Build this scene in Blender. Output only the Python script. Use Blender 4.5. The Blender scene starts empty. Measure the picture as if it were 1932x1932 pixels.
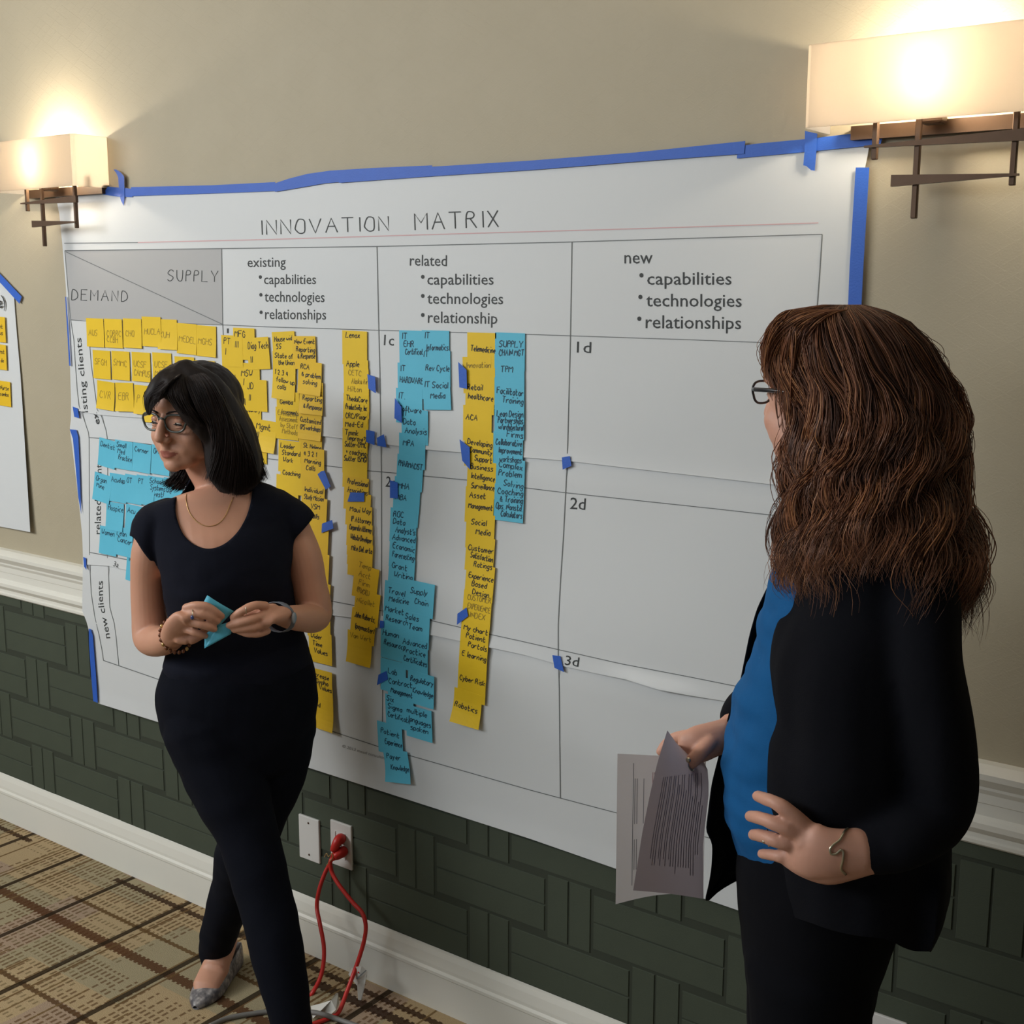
import bpy, bmesh, math, random
import numpy as np
from mathutils import Vector, Matrix, noise
random.seed(7)
SC = bpy.context.scene
COL = SC.collection

# ---------------------------------------------------------------- camera, view, light
FPX = 2375.0; YAW = 0.63937; PITCH = 0.174188; ROLL = 0.0023773
CAMZ = 1.660566; CAMD = 2.078172
_f = Vector((-math.sin(YAW)*math.cos(PITCH), math.cos(YAW)*math.cos(PITCH), -math.sin(PITCH)))
_r0 = Vector((math.cos(YAW), math.sin(YAW), 0.0)); _u0 = _r0.cross(_f)
_r = _r0*math.cos(ROLL) + _u0*math.sin(ROLL)
_u = -_r0*math.sin(ROLL) + _u0*math.cos(ROLL)
CAM = Vector((0.0, -CAMD, CAMZ))
cam_d = bpy.data.cameras.new('camera'); cam = bpy.data.objects.new('camera', cam_d); COL.objects.link(cam)
cam_d.sensor_fit = 'HORIZONTAL'; cam_d.sensor_width = 36.0; cam_d.lens = 36.0*FPX/1932.0
cam_d.clip_start = 0.05
m = Matrix.Identity(4)
for i in range(3):
    m[i][0] = _r[i]; m[i][1] = _u[i]; m[i][2] = -_f[i]; m[i][3] = CAM[i]
cam.matrix_world = m
SC.camera = cam
SC.view_settings.view_transform = 'Standard'
SC.view_settings.look = 'None'
SC.view_settings.gamma = 1.0
SC.view_settings.use_curve_mapping = False
SC.view_settings.exposure = 0.03

world = bpy.data.worlds.new('room_ambience'); SC.world = world
world.use_nodes = True
bg = world.node_tree.nodes['Background']
bg.inputs[0].default_value = (0.72, 0.86, 1.0, 1.0); bg.inputs[1].default_value = 0.31

def area_light(name, loc, target, sx, sy, power, col):
    d = bpy.data.lights.new(name, 'AREA'); d.shape = 'RECTANGLE'; d.size = sx; d.size_y = sy
    d.energy = power; d.color = col
    o = bpy.data.objects.new(name, d); COL.objects.link(o); o.location = loc
    o.rotation_euler = (Vector(target)-Vector(loc)).to_track_quat('-Z', 'Y').to_euler()
    return o
area_light('overhead_light', (-4.3, -2.7, 2.7), (-2.4, -0.4, 1.0), 1.6, 1.2, 112.0, (0.97, 0.98, 0.98))
area_light('overhead_light', (-2.7, -3.6, 2.72), (-1.9, 0.0, 1.3), 2.0, 1.2, 56.0, (0.88, 0.95, 1.0))
area_light('overhead_light', (-1.3, -0.9, 2.72), (-1.5, -0.6, 0.0), 1.6, 0.6, 3.0, (1.0, 0.9, 0.78))  # added warm fill without a fixture, gives the two women top light

# ---------------------------------------------------------------- geometry of sight
def ray(px, py):
    return (_f + _r*((px-966.0)/FPX) - _u*((py-966.0)/FPX))
def WY(px, py, y=0.0):
    d = ray(px, py); return CAM + d*((y-CAM.y)/d.y)
def FZ(px, py, z=0.0):
    d = ray(px, py); return CAM + d*((z-CAM.z)/d.z)

# ---------------------------------------------------------------- materials
def srgb(c):
    return tuple(((v/255.0)/12.92 if v/255.0 <= 0.04045 else ((v/255.0+0.055)/1.055)**2.4) for v in c)
MATS = {}
class NT:
    def __init__(s, mat):
        mat.use_nodes = True; s.t = mat.node_tree; s.b = s.t.nodes['Principled BSDF']
    def n(s, kind, **kw):
        x = s.t.nodes.new(kind)
        for k, v in kw.items():
            if k.startswith('i_'):
                key = k[2:]; key = int(key) if key.isdigit() else key
                x.inputs[key].default_value = v
            else: setattr(x, k, v)
        return x
    def l(s, a, b): s.t.links.new(a, b)
    def math(s, op, a, b=None, c=None):
        x = s.t.nodes.new('ShaderNodeMath'); x.operation = op
        for i, v in enumerate((a, b, c)):
            if v is None: continue
            if isinstance(v, (int, float)): x.inputs[i].default_value = v
            else: s.l(v, x.inputs[i])
        return x.outputs[0]
    def mix(s, f, a, b):
        x = s.t.nodes.new('ShaderNodeMix'); x.data_type = 'RGBA'
        for i, v in ((0, f), (6, a), (7, b)):
            if isinstance(v, (int, float)): x.inputs[i].default_value = v
            elif isinstance(v, tuple): x.inputs[i].default_value = (v+(1.0,))[:4]
            else: s.l(v, x.inputs[i])
        return x.outputs[2]
def mat(name, col, rough=0.6, var=0.06, scale=30.0, bump=0.0, bscale=200.0, metal=0.0, spec=0.5, trans=0.0, sss=0.0, coat=0.0, sheen=0.0, emit=None, es=0.0, alpha=1.0):
    if name in MATS: return MATS[name]
    m_ = bpy.data.materials.new(name); N = NT(m_); b = N.b
    col = tuple(col[:3])
    tc = N.n('ShaderNodeTexCoord')
    nz = N.n('ShaderNodeTexNoise'); nz.inputs['Scale'].default_value = scale; nz.inputs['Detail'].default_value = 4.0
    N.l(tc.outputs['Object'], nz.inputs['Vector'])
    lo = tuple(max(0.0, c*(1-var)) for c in col); hi = tuple(min(1.0, c*(1+var)) for c in col)
    N.l(N.mix(nz.outputs['Fac'], lo, hi), b.inputs['Base Color'])
    b.inputs['Roughness'].default_value = rough; b.inputs['Metallic'].default_value = metal
    b.inputs['Specular IOR Level'].default_value = spec
    if trans: b.inputs['Transmission Weight'].default_value = trans
    if sss:
        b.inputs['Subsurface Weight'].default_value = sss; b.inputs['Subsurface Radius'].default_value = (0.012, 0.005, 0.003)
        b.inputs['Subsurface Scale'].default_value = 0.6
    if coat: b.inputs['Coat Weight'].default_value = coat
    if sheen: b.inputs['Sheen Weight'].default_value = sheen
    if emit:
        b.inputs['Emission Color'].default_value = tuple(emit)+(1.0,); b.inputs['Emission Strength'].default_value = es
    if bump:
        n2 = N.n('ShaderNodeTexNoise'); n2.inputs['Scale'].default_value = bscale; n2.inputs['Detail'].default_value = 3.0
        N.l(tc.outputs['Object'], n2.inputs['Vector'])
        bp = N.n('ShaderNodeBump'); bp.inputs['Strength'].default_value = bump; bp.inputs['Distance'].default_value = 0.002
        N.l(n2.outputs['Fac'], bp.inputs['Height']); N.l(bp.outputs['Normal'], b.inputs['Normal'])
    MATS[name] = m_; return m_

def wall_upper_mat():
    m_ = bpy.data.materials.new('beige_embossed_wallpaper'); N = NT(m_); b = N.b
    tc = N.n('ShaderNodeTexCoord'); sep = N.n('ShaderNodeSeparateXYZ'); N.l(tc.outputs['Object'], sep.inputs[0])
    nz = N.n('ShaderNodeTexNoise', i_Scale=9.0, i_Detail=3.0); N.l(tc.outputs['Object'], nz.inputs['Vector'])
    N.l(N.mix(nz.outputs['Fac'], srgb((168,158,134)), srgb((176,166,143))), b.inputs['Base Color'])
    b.inputs['Roughness'].default_value = 0.62
    x, z = sep.outputs[0], sep.outputs[2]
    hs = []
    for a, bb in ((22.0, 38.0), (-22.0, 38.0)):
        t = N.math('ADD', N.math('MULTIPLY', x, a), N.math('MULTIPLY', z, bb))
        fr = N.math('FRACT', t); hs.append(N.math('LESS_THAN', N.math('ABSOLUTE', N.math('SUBTRACT', fr, 0.5)), 0.06))
        c = N.math('FLOOR', N.math('MULTIPLY', N.math('ADD', N.math('MULTIPLY', x, -a*0.7), N.math('MULTIPLY', z, bb*0.7)), 0.8))
        cb = N.n('ShaderNodeCombineXYZ'); N.l(N.math('FLOOR', t), cb.inputs[0]); N.l(c, cb.inputs[1])
        wn = N.n('ShaderNodeTexWhiteNoise'); N.l(cb.outputs[0], wn.inputs['Vector'])
        hs[-1] = N.math('MULTIPLY', hs[-1], N.math('GREATER_THAN', wn.outputs['Value'], 0.35))
    h = N.math('MAXIMUM', hs[0], hs[1])
    n3 = N.n('ShaderNodeTexNoise', i_Scale=300.0); N.l(tc.outputs['Object'], n3.inputs['Vector'])
    h = N.math('ADD', h, N.math('MULTIPLY', n3.outputs['Fac'], 0.35))
    bp = N.n('ShaderNodeBump', i_Strength=0.42, i_Distance=0.0018); N.l(h, bp.inputs['Height']); N.l(bp.outputs['Normal'], b.inputs['Normal'])
    return m_

def carpet_mat():
    m_ = bpy.data.materials.new('plaid_woven_carpet'); N = NT(m_); b = N.b
    tc = N.n('ShaderNodeTexCoord'); sep = N.n('ShaderNodeSeparateXYZ'); N.l(tc.outputs['Object'], sep.inputs[0])
    x, y = sep.outputs[0], sep.outputs[1]
    def cell(sx, sy, seed, ox=0.0, oy=0.0):
        cb = N.n('ShaderNodeCombineXYZ')
        N.l(N.math('FLOOR', N.math('MULTIPLY', N.math('ADD', x, ox), sx)), cb.inputs[0])
        N.l(N.math('FLOOR', N.math('MULTIPLY', N.math('ADD', y, oy), sy)), cb.inputs[1]); cb.inputs[2].default_value = seed
        wn = N.n('ShaderNodeTexWhiteNoise'); N.l(cb.outputs[0], wn.inputs['Vector']); return wn.outputs['Value']
    # ground: tan, sage and rose beige blocks
    g = N.mix(N.math('GREATER_THAN', cell(5.5, 9.0, 1.3), 0.55), srgb((182,160,124)), srgb((166,154,124)))
    g = N.mix(N.math('GREATER_THAN', cell(7.3, 6.0, 4.1, 0.05, 0.02), 0.78), g, srgb((170,148,126)))
    # tufted hatch: strokes run away from the wall, in rows along it
    fx = N.math('FRACT', N.math('MULTIPLY', x, 60.0)); fy = N.math('FRACT', N.math('MULTIPLY', y, 30.0))
    hat = N.math('MULTIPLY', N.math('LESS_THAN', fx, 0.45), N.math('LESS_THAN', N.math('FRACT', N.math('MULTIPLY', y, 41.0)), 0.7))
    blk = N.math('GREATER_THAN', cell(4.1, 6.1, 7.7, 0.07, 0.03), 0.36)
    per = N.math('GREATER_THAN', cell(60.0, 17.5, 2.9, 0.0, 0.01), 0.30)
    g = N.mix(N.math('MULTIPLY', N.math('MULTIPLY', hat, blk), N.math('MULTIPLY', per, 0.78)), g, srgb((104,76,48)))
    dots = N.math('MULTIPLY', N.math('LESS_THAN', fx, 0.4), N.math('LESS_THAN', fy, 0.45))
    blk2 = N.math('GREATER_THAN', cell(2.9, 4.6, 12.1, 0.11, 0.09), 0.5)
    g = N.mix(N.math('MULTIPLY', N.math('MULTIPLY', dots, blk2), 0.7), g, srgb((118,100,70)))
    # bands along the wall
    def band(yc, w, colr, seed, on=0.35, str_=0.9):
        k = N.math('LESS_THAN', N.math('ABSOLUTE', N.math('ADD', y, yc)), w)
        seg = N.math('GREATER_THAN', cell(2.4, 1.0, seed, 0.0, 40.0), on)
        edge = N.math('MAXIMUM', N.math('LESS_THAN', fx, 0.6), N.math('LESS_THAN', N.math('ABSOLUTE', N.math('ADD', y, yc)), w*0.72))
        return N.math('MULTIPLY', N.math('MULTIPLY', k, seg), N.math('MULTIPLY', edge, str_)), colr
    for yc, w, c_, sd, on in ((0.055, 0.010, (58,36,22), 3.0, 0.35), (0.100, 0.016, (50,30,20), 5.0, 0.5), (0.289, 0.017, (88,54,30), 9.0, -1.0),
                          (0.190, 0.007, (104,78,46), 11.0, 0.3), (0.42, 0.012, (74,48,28), 14.0, 0.4), (0.53, 0.008, (92,66,40), 17.0, 0.2), (0.66, 0.018, (78,44,28), 19.0, 0.3),
                          (0.83, 0.010, (74,48,28), 23.0, 0.4), (1.02, 0.015, (78,48,28), 29.0, 0.3), (1.3, 0.012, (74,48,28), 31.0, 0.3), (1.6, 0.016, (74,48,28), 37.0, 0.3)):
        f, c_ = band(yc, w, srgb(c_), sd, on); g = N.mix(f, g, c_)
    # thin brown lines and strong dark lines running away from the wall
    for per_, off, w, c_, sd, on in ((0.118, 0.03, 0.0035, (110,84,52), 41.0, 0.45), (0.081, 0.013, 0.003, (122,98,64), 43.0, 0.6), (0.247, 0.008, 0.0085, (50,38,24), 47.0, -1.0)):
        fr = N.math('FRACT', N.math('DIVIDE', N.math('ADD', x, off+10*per_+2.75-0.0), per_))
        ln = N.math('LESS_THAN', N.math('ABSOLUTE', N.math('SUBTRACT', fr, 0.5)), w/per_)
        seg = N.math('GREATER_THAN', cell(1.0/per_, 2.2, sd, 0.0, 0.0), on)
        g = N.mix(N.math('MULTIPLY', N.math('MULTIPLY', ln, seg), 0.92), g, srgb(c_))
    nz = N.n('ShaderNodeTexNoise', i_Scale=420.0, i_Detail=2.0); N.l(tc.outputs['Object'], nz.inputs['Vector'])
    sp = N.mix(nz.outputs['Fac'], (0.55, 0.55, 0.55), (1.25, 1.25, 1.25))
    mx = N.n('ShaderNodeMix', data_type='RGBA', blend_type='MULTIPLY'); mx.inputs[0].default_value = 1.0
    N.l(g, mx.inputs[6]); N.l(sp, mx.inputs[7]); N.l(mx.outputs[2], b.inputs['Base Color'])
    b.inputs['Roughness'].default_value = 0.95; b.inputs['Specular IOR Level'].default_value = 0.1
    bp = N.n('ShaderNodeBump', i_Strength=0.6, i_Distance=0.003); N.l(nz.outputs['Fac'], bp.inputs['Height']); N.l(bp.outputs['Normal'], b.inputs['Normal'])
    return m_

M_WALL = wall_upper_mat(); M_CARPET = carpet_mat()
M_GREEN = mat('dark_green_wallcovering', srgb((62,70,56)), 0.75, 0.10, 14, 0.25, 500)
M_GROOVE = mat('darker_green_joint', srgb((48,54,42)), 0.8, 0.1, 20)
M_TRIM = mat('white_painted_trim', srgb((222,220,210)), 0.42, 0.02, 4)
M_CEIL = mat('white_ceiling_paint', srgb((215,210,198)), 0.9, 0.02, 3)
M_PAPER = mat('white_poster_paper', srgb((208,211,212)), 0.55, 0.012, 3, 0.05, 30)
M_GREY = mat('grey_printed_box', srgb((170,170,170)), 0.55, 0.01, 3)
M_INK = mat('black_print_ink', srgb((42,46,46)), 0.6, 0.02)
M_LINE = mat('thin_print_line', srgb((104,108,108)), 0.6, 0.02)
M_PINK = mat('pink_print_line', srgb((206,166,168)), 0.6, 0.02)
M_FOOT = mat('pale_footer_print', srgb((138,140,138)), 0.6, 0.02)
M_YEL = mat('yellow_note_paper', srgb((228,190,14)), 0.6, 0.05, 18)
M_YEL2 = mat('deep_yellow_note_paper', srgb((226,184,20)), 0.6, 0.05, 18)
M_BLU = mat('blue_note_paper', srgb((88,184,212)), 0.6, 0.05, 18)
M_TAPE = mat('blue_masking_tape', srgb((38,92,190)), 0.55, 0.06, 60, 0.2, 300)
M_PEN = mat('black_marker', srgb((44,40,26)), 0.6, 0.05)
M_PENB = mat('dark_marker_on_blue', srgb((18,62,84)), 0.6, 0.05)
M_PENF = mat('faint_pencil_on_yellow', srgb((142,116,26)), 0.6, 0.05)
M_RED = mat('red_cord_rubber', srgb((196,40,34)), 0.42, 0.06, 80)
M_GREYC = mat('grey_cord_rubber', srgb((118,116,112)), 0.5, 0.05)
M_PLATE = mat('white_outlet_plastic', srgb((208,206,202)), 0.35, 0.01)
M_BRONZE = mat('dark_bronze_metal', srgb((84,64,48)), 0.45, 0.12, 40, 0, 100, 0.6)
M_TAG = mat('white_paper_tag', srgb((205,203,195)), 0.7, 0.04)

# ---------------------------------------------------------------- object helpers
def tag(o, label=None, cat=None, group=None, kind=None):
    if label: o['label'] = label
    if cat: o['category'] = cat
    if group: o['group'] = group
    if kind: o['kind'] = kind
    return o
def mesh_obj(name, verts, faces, m_, parent=None, smooth=False, mats=None, midx=None):
    me = bpy.data.meshes.new(name); me.from_pydata([tuple(v) for v in verts], [], faces)
    for mm in (mats or [m_]): me.materials.append(mm)
    if midx is not None: me.polygons.foreach_set('material_index', midx)
    if smooth: me.polygons.foreach_set('use_smooth', [True]*len(me.polygons))
    me.update()
    o = bpy.data.objects.new(name, me); COL.objects.link(o)
    if parent: o.parent = parent; o.matrix_parent_inverse = parent.matrix_basis.inverted()
    return o
def empty(name, loc):
    o = bpy.data.objects.new(name, None); o.empty_display_size = 0.05; COL.objects.link(o); o.location = loc; return o
class MB:
    def __init__(s): s.v = []; s.f = []
    def add(s, vs, fs):
        k = len(s.v); s.v += [tuple(v) for v in vs]; s.f += [tuple(i+k for i in f) for f in fs]; return s
    def box(s, x0, y0, z0, x1, y1, z1):
        return s.add([(x0,y0,z0),(x1,y0,z0),(x1,y1,z0),(x0,y1,z0),(x0,y0,z1),(x1,y0,z1),(x1,y1,z1),(x0,y1,z1)],
                     [(0,3,2,1),(4,5,6,7),(0,1,5,4),(1,2,6,5),(2,3,7,6),(3,0,4,7)])
    def poly(s, pts): return s.add(pts, [tuple(range(len(pts)))])
    def build(s, name, m_, parent=None, smooth=False): return mesh_obj(name, s.v, s.f, m_, parent, smooth)
def bevel_box(x0, y0, z0, x1, y1, z1, b, seg=2):
    bm = bmesh.new()
    bmesh.ops.create_cube(bm, size=1.0)
    for v in bm.verts:
        v.co = Vector(((x0+x1)/2+v.co.x*(x1-x0), (y0+y1)/2+v.co.y*(y1-y0), (z0+z1)/2+v.co.z*(z1-z0)))
    bmesh.ops.bevel(bm, geom=bm.edges[:], offset=b, segments=seg, affect='EDGES', profile=0.5)
    vs = [v.co.copy() for v in bm.verts]; bm.verts.index_update()
    fs = [tuple(v.index for v in f.verts) for f in bm.faces]; bm.free(); return vs, fs
def catmull(P, n):
    P = [Vector(p) for p in P]; out = []
    Q = [2*P[0]-P[1]] + P + [2*P[-1]-P[-2]]
    for i in range(1, len(Q)-2):
        a, b, c, d = Q[i-1], Q[i], Q[i+1], Q[i+2]
        for k in range(n):
            t = k/n
            out.append(0.5*((2*b)+(c-a)*t+(2*a-5*b+4*c-d)*t*t+(3*b-a-3*c+d)*t*t*t))
    out.append(P[-1].copy()); return out
def tube(path, rads, seg=10, cap=True, ref=None, flat=None):
    """tube along path; rads: list of r or (ra, rb); ra lies along ref (projected), rb across it"""
    n = len(path); vs = []; fs = []
    prev = Vector(ref) if ref is not None else None
    for i in range(n):
        t = (path[min(i+1, n-1)]-path[max(i-1, 0)]).normalized()
        if prev is None:
            prev = Vector((0, 0, 1)) if abs(t.z) < 0.9 else Vector((1, 0, 0))
        base = Vector(ref) if ref is not None else prev
        a = base - t*base.dot(t)
        if a.length < 1e-4: a = prev - t*prev.dot(t)
        a.normalize(); b_ = t.cross(a).normalized(); prev = a
        r = rads[i] if isinstance(rads, (list, tuple)) else rads
        ra, rb = (r if isinstance(r, (tuple, list)) else (r, r))
        for k in range(seg):
            th = 2*math.pi*k/seg
            vs.append(path[i] + a*(ra*math.cos(th)) + b_*(rb*math.sin(th)))
    for i in range(n-1):
        for k in range(seg):
            k2 = (k+1) % seg
            fs.append((i*seg+k, i*seg+k2, (i+1)*seg+k2, (i+1)*seg+k))
    if cap:
        fs.append(tuple(reversed(range(seg)))); fs.append(tuple((n-1)*seg+k for k in range(seg)))
    return vs, fs
def interp(xs, pts):
    """piecewise linear interpolation over a list [(key, value)]"""
    if xs <= pts[0][0]: return pts[0][1]
    for (a, va), (b_, vb) in zip(pts, pts[1:]):
        if xs <= b_:
            t = (xs-a)/(b_-a); return va+(vb-va)*t
    return pts[-1][1]

# ---------------------------------------------------------------- the room
def extrude_profile(name, prof, x0, x1, m_, kind='structure'):
    vs = [(x0, y, z) for y, z in prof] + [(x1, y, z) for y, z in prof]; n = len(prof)
    fs = [(i, (i+1) % n, n+(i+1) % n, n+i) for i in range(n)] + [tuple(range(n))[::-1], tuple(range(n, 2*n))]
    o = mesh_obj(name, vs, fs, m_); tag(o, kind=kind); return o
X0, X1 = -8.0, 3.2
fl = MB().box(X0, -7.0, -0.1, X1, 0.0, 0.0).build('floor', M_CARPET); tag(fl, kind='structure')
ce = MB().box(X0, -7.0, 2.8, X1, 0.0, 2.9).build('ceiling', M_CEIL); tag(ce, kind='structure')
wb = MB().box(X0, 0.0, 0.80, X1, 0.12, 2.8).build('wall_back', M_WALL); tag(wb, kind='structure')
wl = MB().box(X0, 0.0, 0.0, X1, 0.12, 0.80).build('wall_back_lower', M_GREEN); tag(wl, kind='structure')
wL = MB().box(X0-0.12, -7.0, 0.0, X0, 0.12, 2.8).build('wall_left', M_WALL); tag(wL, kind='structure')
wR = MB().box(X1, -7.0, 0.0, X1+0.12, 0.12, 2.8).build('wall_right', M_WALL); tag(wR, kind='structure')
extrude_profile('baseboard_back', [(0, 0), (-.015, 0), (-.015, .088), (-.019, .092), (-.019, .099), (-.014, .104), (-.014, .112), (-.0125, .120), (-.010, .134), (-.006, .146), (0, .150)], X0, X1, M_TRIM)
extrude_profile('trim_1', [(0, .742), (-.010, .742), (-.014, .746), (-.014, .752), (-.010, .755), (-.010, .763), (-.016, .768), (-.022, .776), (-.022, .786), (-.018, .792),
                (-.012, .797), (-.012, .818), (-.015, .820), (-.015, .836), (-.020, .845), (-.020, .850), (-.026, .858), (-.032, .866), (-.032, .876), (-.024, .882), (-.014, .888), (0, .890)], X0, X1, M_TRIM)
# woven block covering on the lower wall: every block is a piece of its own
RP, RX0, RW, RZ, RH, RG = 0.4297, -3.1684, 0.1178, 0.2758, 0.1402, 0.0123
bk = MB().box(-4.75, -0.0006, 0.12, 0.55, 0.0, 0.75).build('covering_backing', M_GROOVE, wl)
meshes = {}
def block(x0, z0, x1, z1):
    z0 = max(z0, 0.1495); z1 = min(z1, 0.745)
    if z1-z0 < 0.01: return
    key = (round(x1-x0, 4), round(z1-z0, 4))
    if key not in meshes:
        w, h = key; t, b_ = 0.0022, 0.0012
        vs = [(0,0,0),(w,0,0),(w,0,h),(0,0,h),(b_,-t,b_),(w-b_,-t,b_),(w-b_,-t,h-b_),(b_,-t,h-b_)]
        me = bpy.data.meshes.new('wall_block'); me.from_pydata(vs, [], [(4,5,6,7),(0,1,5,4),(1,2,6,5),(2,3,7,6),(3,0,4,7)])
        me.materials.append(M_GREEN); meshes[key] = me
    o = bpy.data.objects.new('wall_block', meshes[key]); COL.objects.link(o); o.location = (x0, -0.0006, z0); o.parent = wl
for row in range(-1, 4):
    zl = RZ + row*RH; off = 0.5 if row % 2 else 0.0
    for i in range(-4, 9):
        px0 = RX0 + (i-off)*RP
        if px0 < -4.74 or px0+RP > 0.54: continue
        q = 0.0036
        mid = px0+RW/2
        block(px0+q, zl+q, mid-0.0018, zl+RH+RG-q); block(mid+0.0018, zl+q, px0+RW-q, zl+RH+RG-q)
        lo, hi = zl+RG+q, zl+RH-q; md = (lo+hi)/2
        block(px0+RW+q, lo, px0+RP-q, md-0.0016); block(px0+RW+q, md+0.0016, px0+RP-q, hi)

# ---------------------------------------------------------------- wall sconces
def shade_mat():
    m_ = bpy.data.materials.new('cream_fabric_shade'); N = NT(m_); t = N.t
    out = t.nodes['Material Output']; t.nodes.remove(N.b)
    d = N.n('ShaderNodeBsdfDiffuse'); d.inputs[0].default_value = (*srgb((150,146,140)), 1)
    tr = N.n('ShaderNodeBsdfTranslucent'); tr.inputs[0].default_value = (*srgb((244,236,226)), 1)
    mx = N.n('ShaderNodeMixShader'); mx.inputs[0].default_value = 0.64
    N.l(d.outputs[0], mx.inputs[1]); N.l(tr.outputs[0], mx.inputs[2]); N.l(mx.outputs[0], out.inputs[0]); return m_
M_SHADE = shade_mat()
M_BULB = mat('glowing_bulb_glass', (1, .9, .7), 0.4, 0, emit=(1.0, 0.78, 0.5), es=18.0)
def sconce(x0, label):
    """x0 = left end of the shade"""
    W, Dp, zb, zt, th = 0.382, 0.104, 1.920, 2.048, 0.002
    root = empty('wall_sconce', (x0+W/2, 0, 1.90)); tag(root, label, 'wall lamp', 'twin fabric wall sconces')
    x1 = x0+W; c = 0.008
    outer = [(x0, 0), (x0, -Dp+c), (x0+c*.4, -Dp+c*.4), (x0+c, -Dp), (x1-c, -Dp), (x1-c*.4, -Dp+c*.4), (x1, -Dp+c), (x1, 0)]
    inner = [(x0+th, 0), (x0+th, -Dp+c), (x0+th+c*.4, -Dp+th+c*.4), (x0+c, -Dp+th), (x1-c, -Dp+th), (x1-th-c*.4, -Dp+th+c*.4), (x1-th, -Dp+c), (x1-th, 0)]
    n = len(outer); vs = [(x, y, z) for z in (zb, zt) for x, y in outer] + [(x, y, z) for z in (zb, zt) for x, y in inner]
    fs = []
    for i in range(n-1):
        fs += [(i, i+1, n+i+1, n+i), (2*n+i+1, 2*n+i, 3*n+i, 3*n+i+1), (n+i, n+i+1, 3*n+i+1, 3*n+i), (i+1, i, 2*n+i, 2*n+i+1)]
    mesh_obj('lamp_shade', vs, fs, M_SHADE, root)
    xf = x0+0.092   # bronze frame
    pl = MB().box(x0+0.046, -0.02, 1.906, x0+W-0.004, -0.001, 1.928).build('back_plate', M_BRONZE, root)
    for dx, zt_, zb_ in ((0.013, 1.99, 1.868), (0.082, 1.99, 1.774), (0.229, 1.99, 1.818)):
        vs, f_ = bevel_box(xf+dx-0.0045, -0.066, zb_, xf+dx+0.0045, -0.057, zt_-0.03, 0.0012, 1)
        mesh_obj('upright_bar', vs, f_, M_BRONZE, root)
    def wedge(xa, za, ha, xb, zb2, hb):
        y0, y1 = -0.074, -0.066
        vs = [(xa, y0, za-ha), (xb, y0, zb2-hb), (xb, y0, zb2+hb), (xa, y0, za+ha), (xa, y1, za-ha), (xb, y1, zb2-hb), (xb, y1, zb2+hb), (xa, y1, za+ha)]
        mesh_obj('cross_bar', vs, [(0,1,2,3),(7,6,5,4),(0,4,5,1),(1,5,6,2),(2,6,7,3),(3,7,4,0)], M_BRONZE, root)
    wedge(xf-0.001, 1.888, 0.0016, xf+0.248, 1.8905, 0.0088)
    wedge(xf+0.046, 1.833, 0.0090, xf+0.240, 1.833, 0.0016)
    for bx in (x0+W/2,):
        vs, f_ = bevel_box(bx-0.017, -0.06, 1.918, bx+0.017, -0.03, 1.94, 0.004, 2); mesh_obj('socket', vs, f_, M_BRONZE, root)
        bm = bmesh.new(); bmesh.ops.create_uvsphere(bm, u_segments=16, v_segments=10, radius=0.020)
        vs = [v.co*1.0+Vector((bx, -0.046, 1.962)) for v in bm.verts]; bm.verts.index_update(); f_ = [tuple(v.index for v in q.verts) for q in bm.faces]; bm.free()
        bulb = mesh_obj('bulb', vs, f_, M_BULB, root, True)
        d = bpy.data.lights.new('bulb_light', 'POINT'); d.energy = 10.0; d.color = (1.0, 0.86, 0.66); d.shadow_soft_size = 0.021
        o = bpy.data.objects.new('bulb_light', d); COL.objects.link(o); o.location = (bx, -0.046, 1.962); bulb.visible_shadow = True
        o.location.z = 1.986; o.location.y = -0.056
    return root
sconce(-3.235, 'lit cream fabric wall sconce on bronze bars at the upper left of the picture')
sconce(-0.883, 'lit cream fabric wall sconce on bronze bars at the upper right corner of the picture')

# ---------------------------------------------------------------- the big poster
def relief(z, x=-1.8):
    """how far the hanging paper stands off the wall at height z"""
    o = 0.005
    t = max(0.0, min(1.0, (1.36-z)/0.475)); o += 0.030*t*t*(3-2*t)*(0.5+0.5*t)
    if z < 0.742: o -= 0.012*min(1.0, (0.742-z)/0.2)
    return o
def PP(px, py, lift=0.0):
    y = -0.01
    for _ in range(4):
        p = WY(px, py, y); y = -(relief(p.z)+lift)
    return WY(px, py, y)
def lerp2(a, b, t): return (a[0]+(b[0]-a[0])*t, a[1]+(b[1]-a[1])*t)
def poly_at(poly, x):  # y on polyline at x
    return interp(x, poly)
LEFT = [(365, 103), (396, 111), (460, 117.5), (538, 124), (690, 132), (755, 134), (790, 134), (809, 131.5), (850, 137), (900, 143), (960, 150), (1010, 155), (1050, 156.5), (1157, 155), (1165, 161), (1187, 167), (1260, 177), (1327, 185)]
RIGHT = [(275, 1642), (316, 1631), (570, 1613), (1000, 1592), (1400, 1570), (1780, 1552)]
TOP = [(103, 365), (194, 363.5), (250, 364), (515, 350), (640, 334), (815, 321), (1000, 311), (1200, 295), (1400, 280), (1642, 262)]
SEAM1 = [(133, 773), (149, 775.5), (184, 782.7), (272, 789), (508, 814), (620, 824), (800, 848), (988, 863), (1075, 870), (1125, 876), (1442, 912), (1603, 930)]
SEAM2 = [(156, 1065), (202, 1067.5), (623, 1160.5), (659, 1165), (810, 1197.7), (990, 1236), (1066, 1258), (1130, 1272), (1180, 1282), (1240, 1301), (1300, 1312), (1375, 1324), (1575, 1362)]
BOT = [(185, 1327), (313, 1367), (565, 1443), (1000, 1583), (1163, 1640), (1398, 1720), (1552, 1778)]
poster = empty('paper_poster', (-1.9, -0.01, 0.5))
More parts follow.
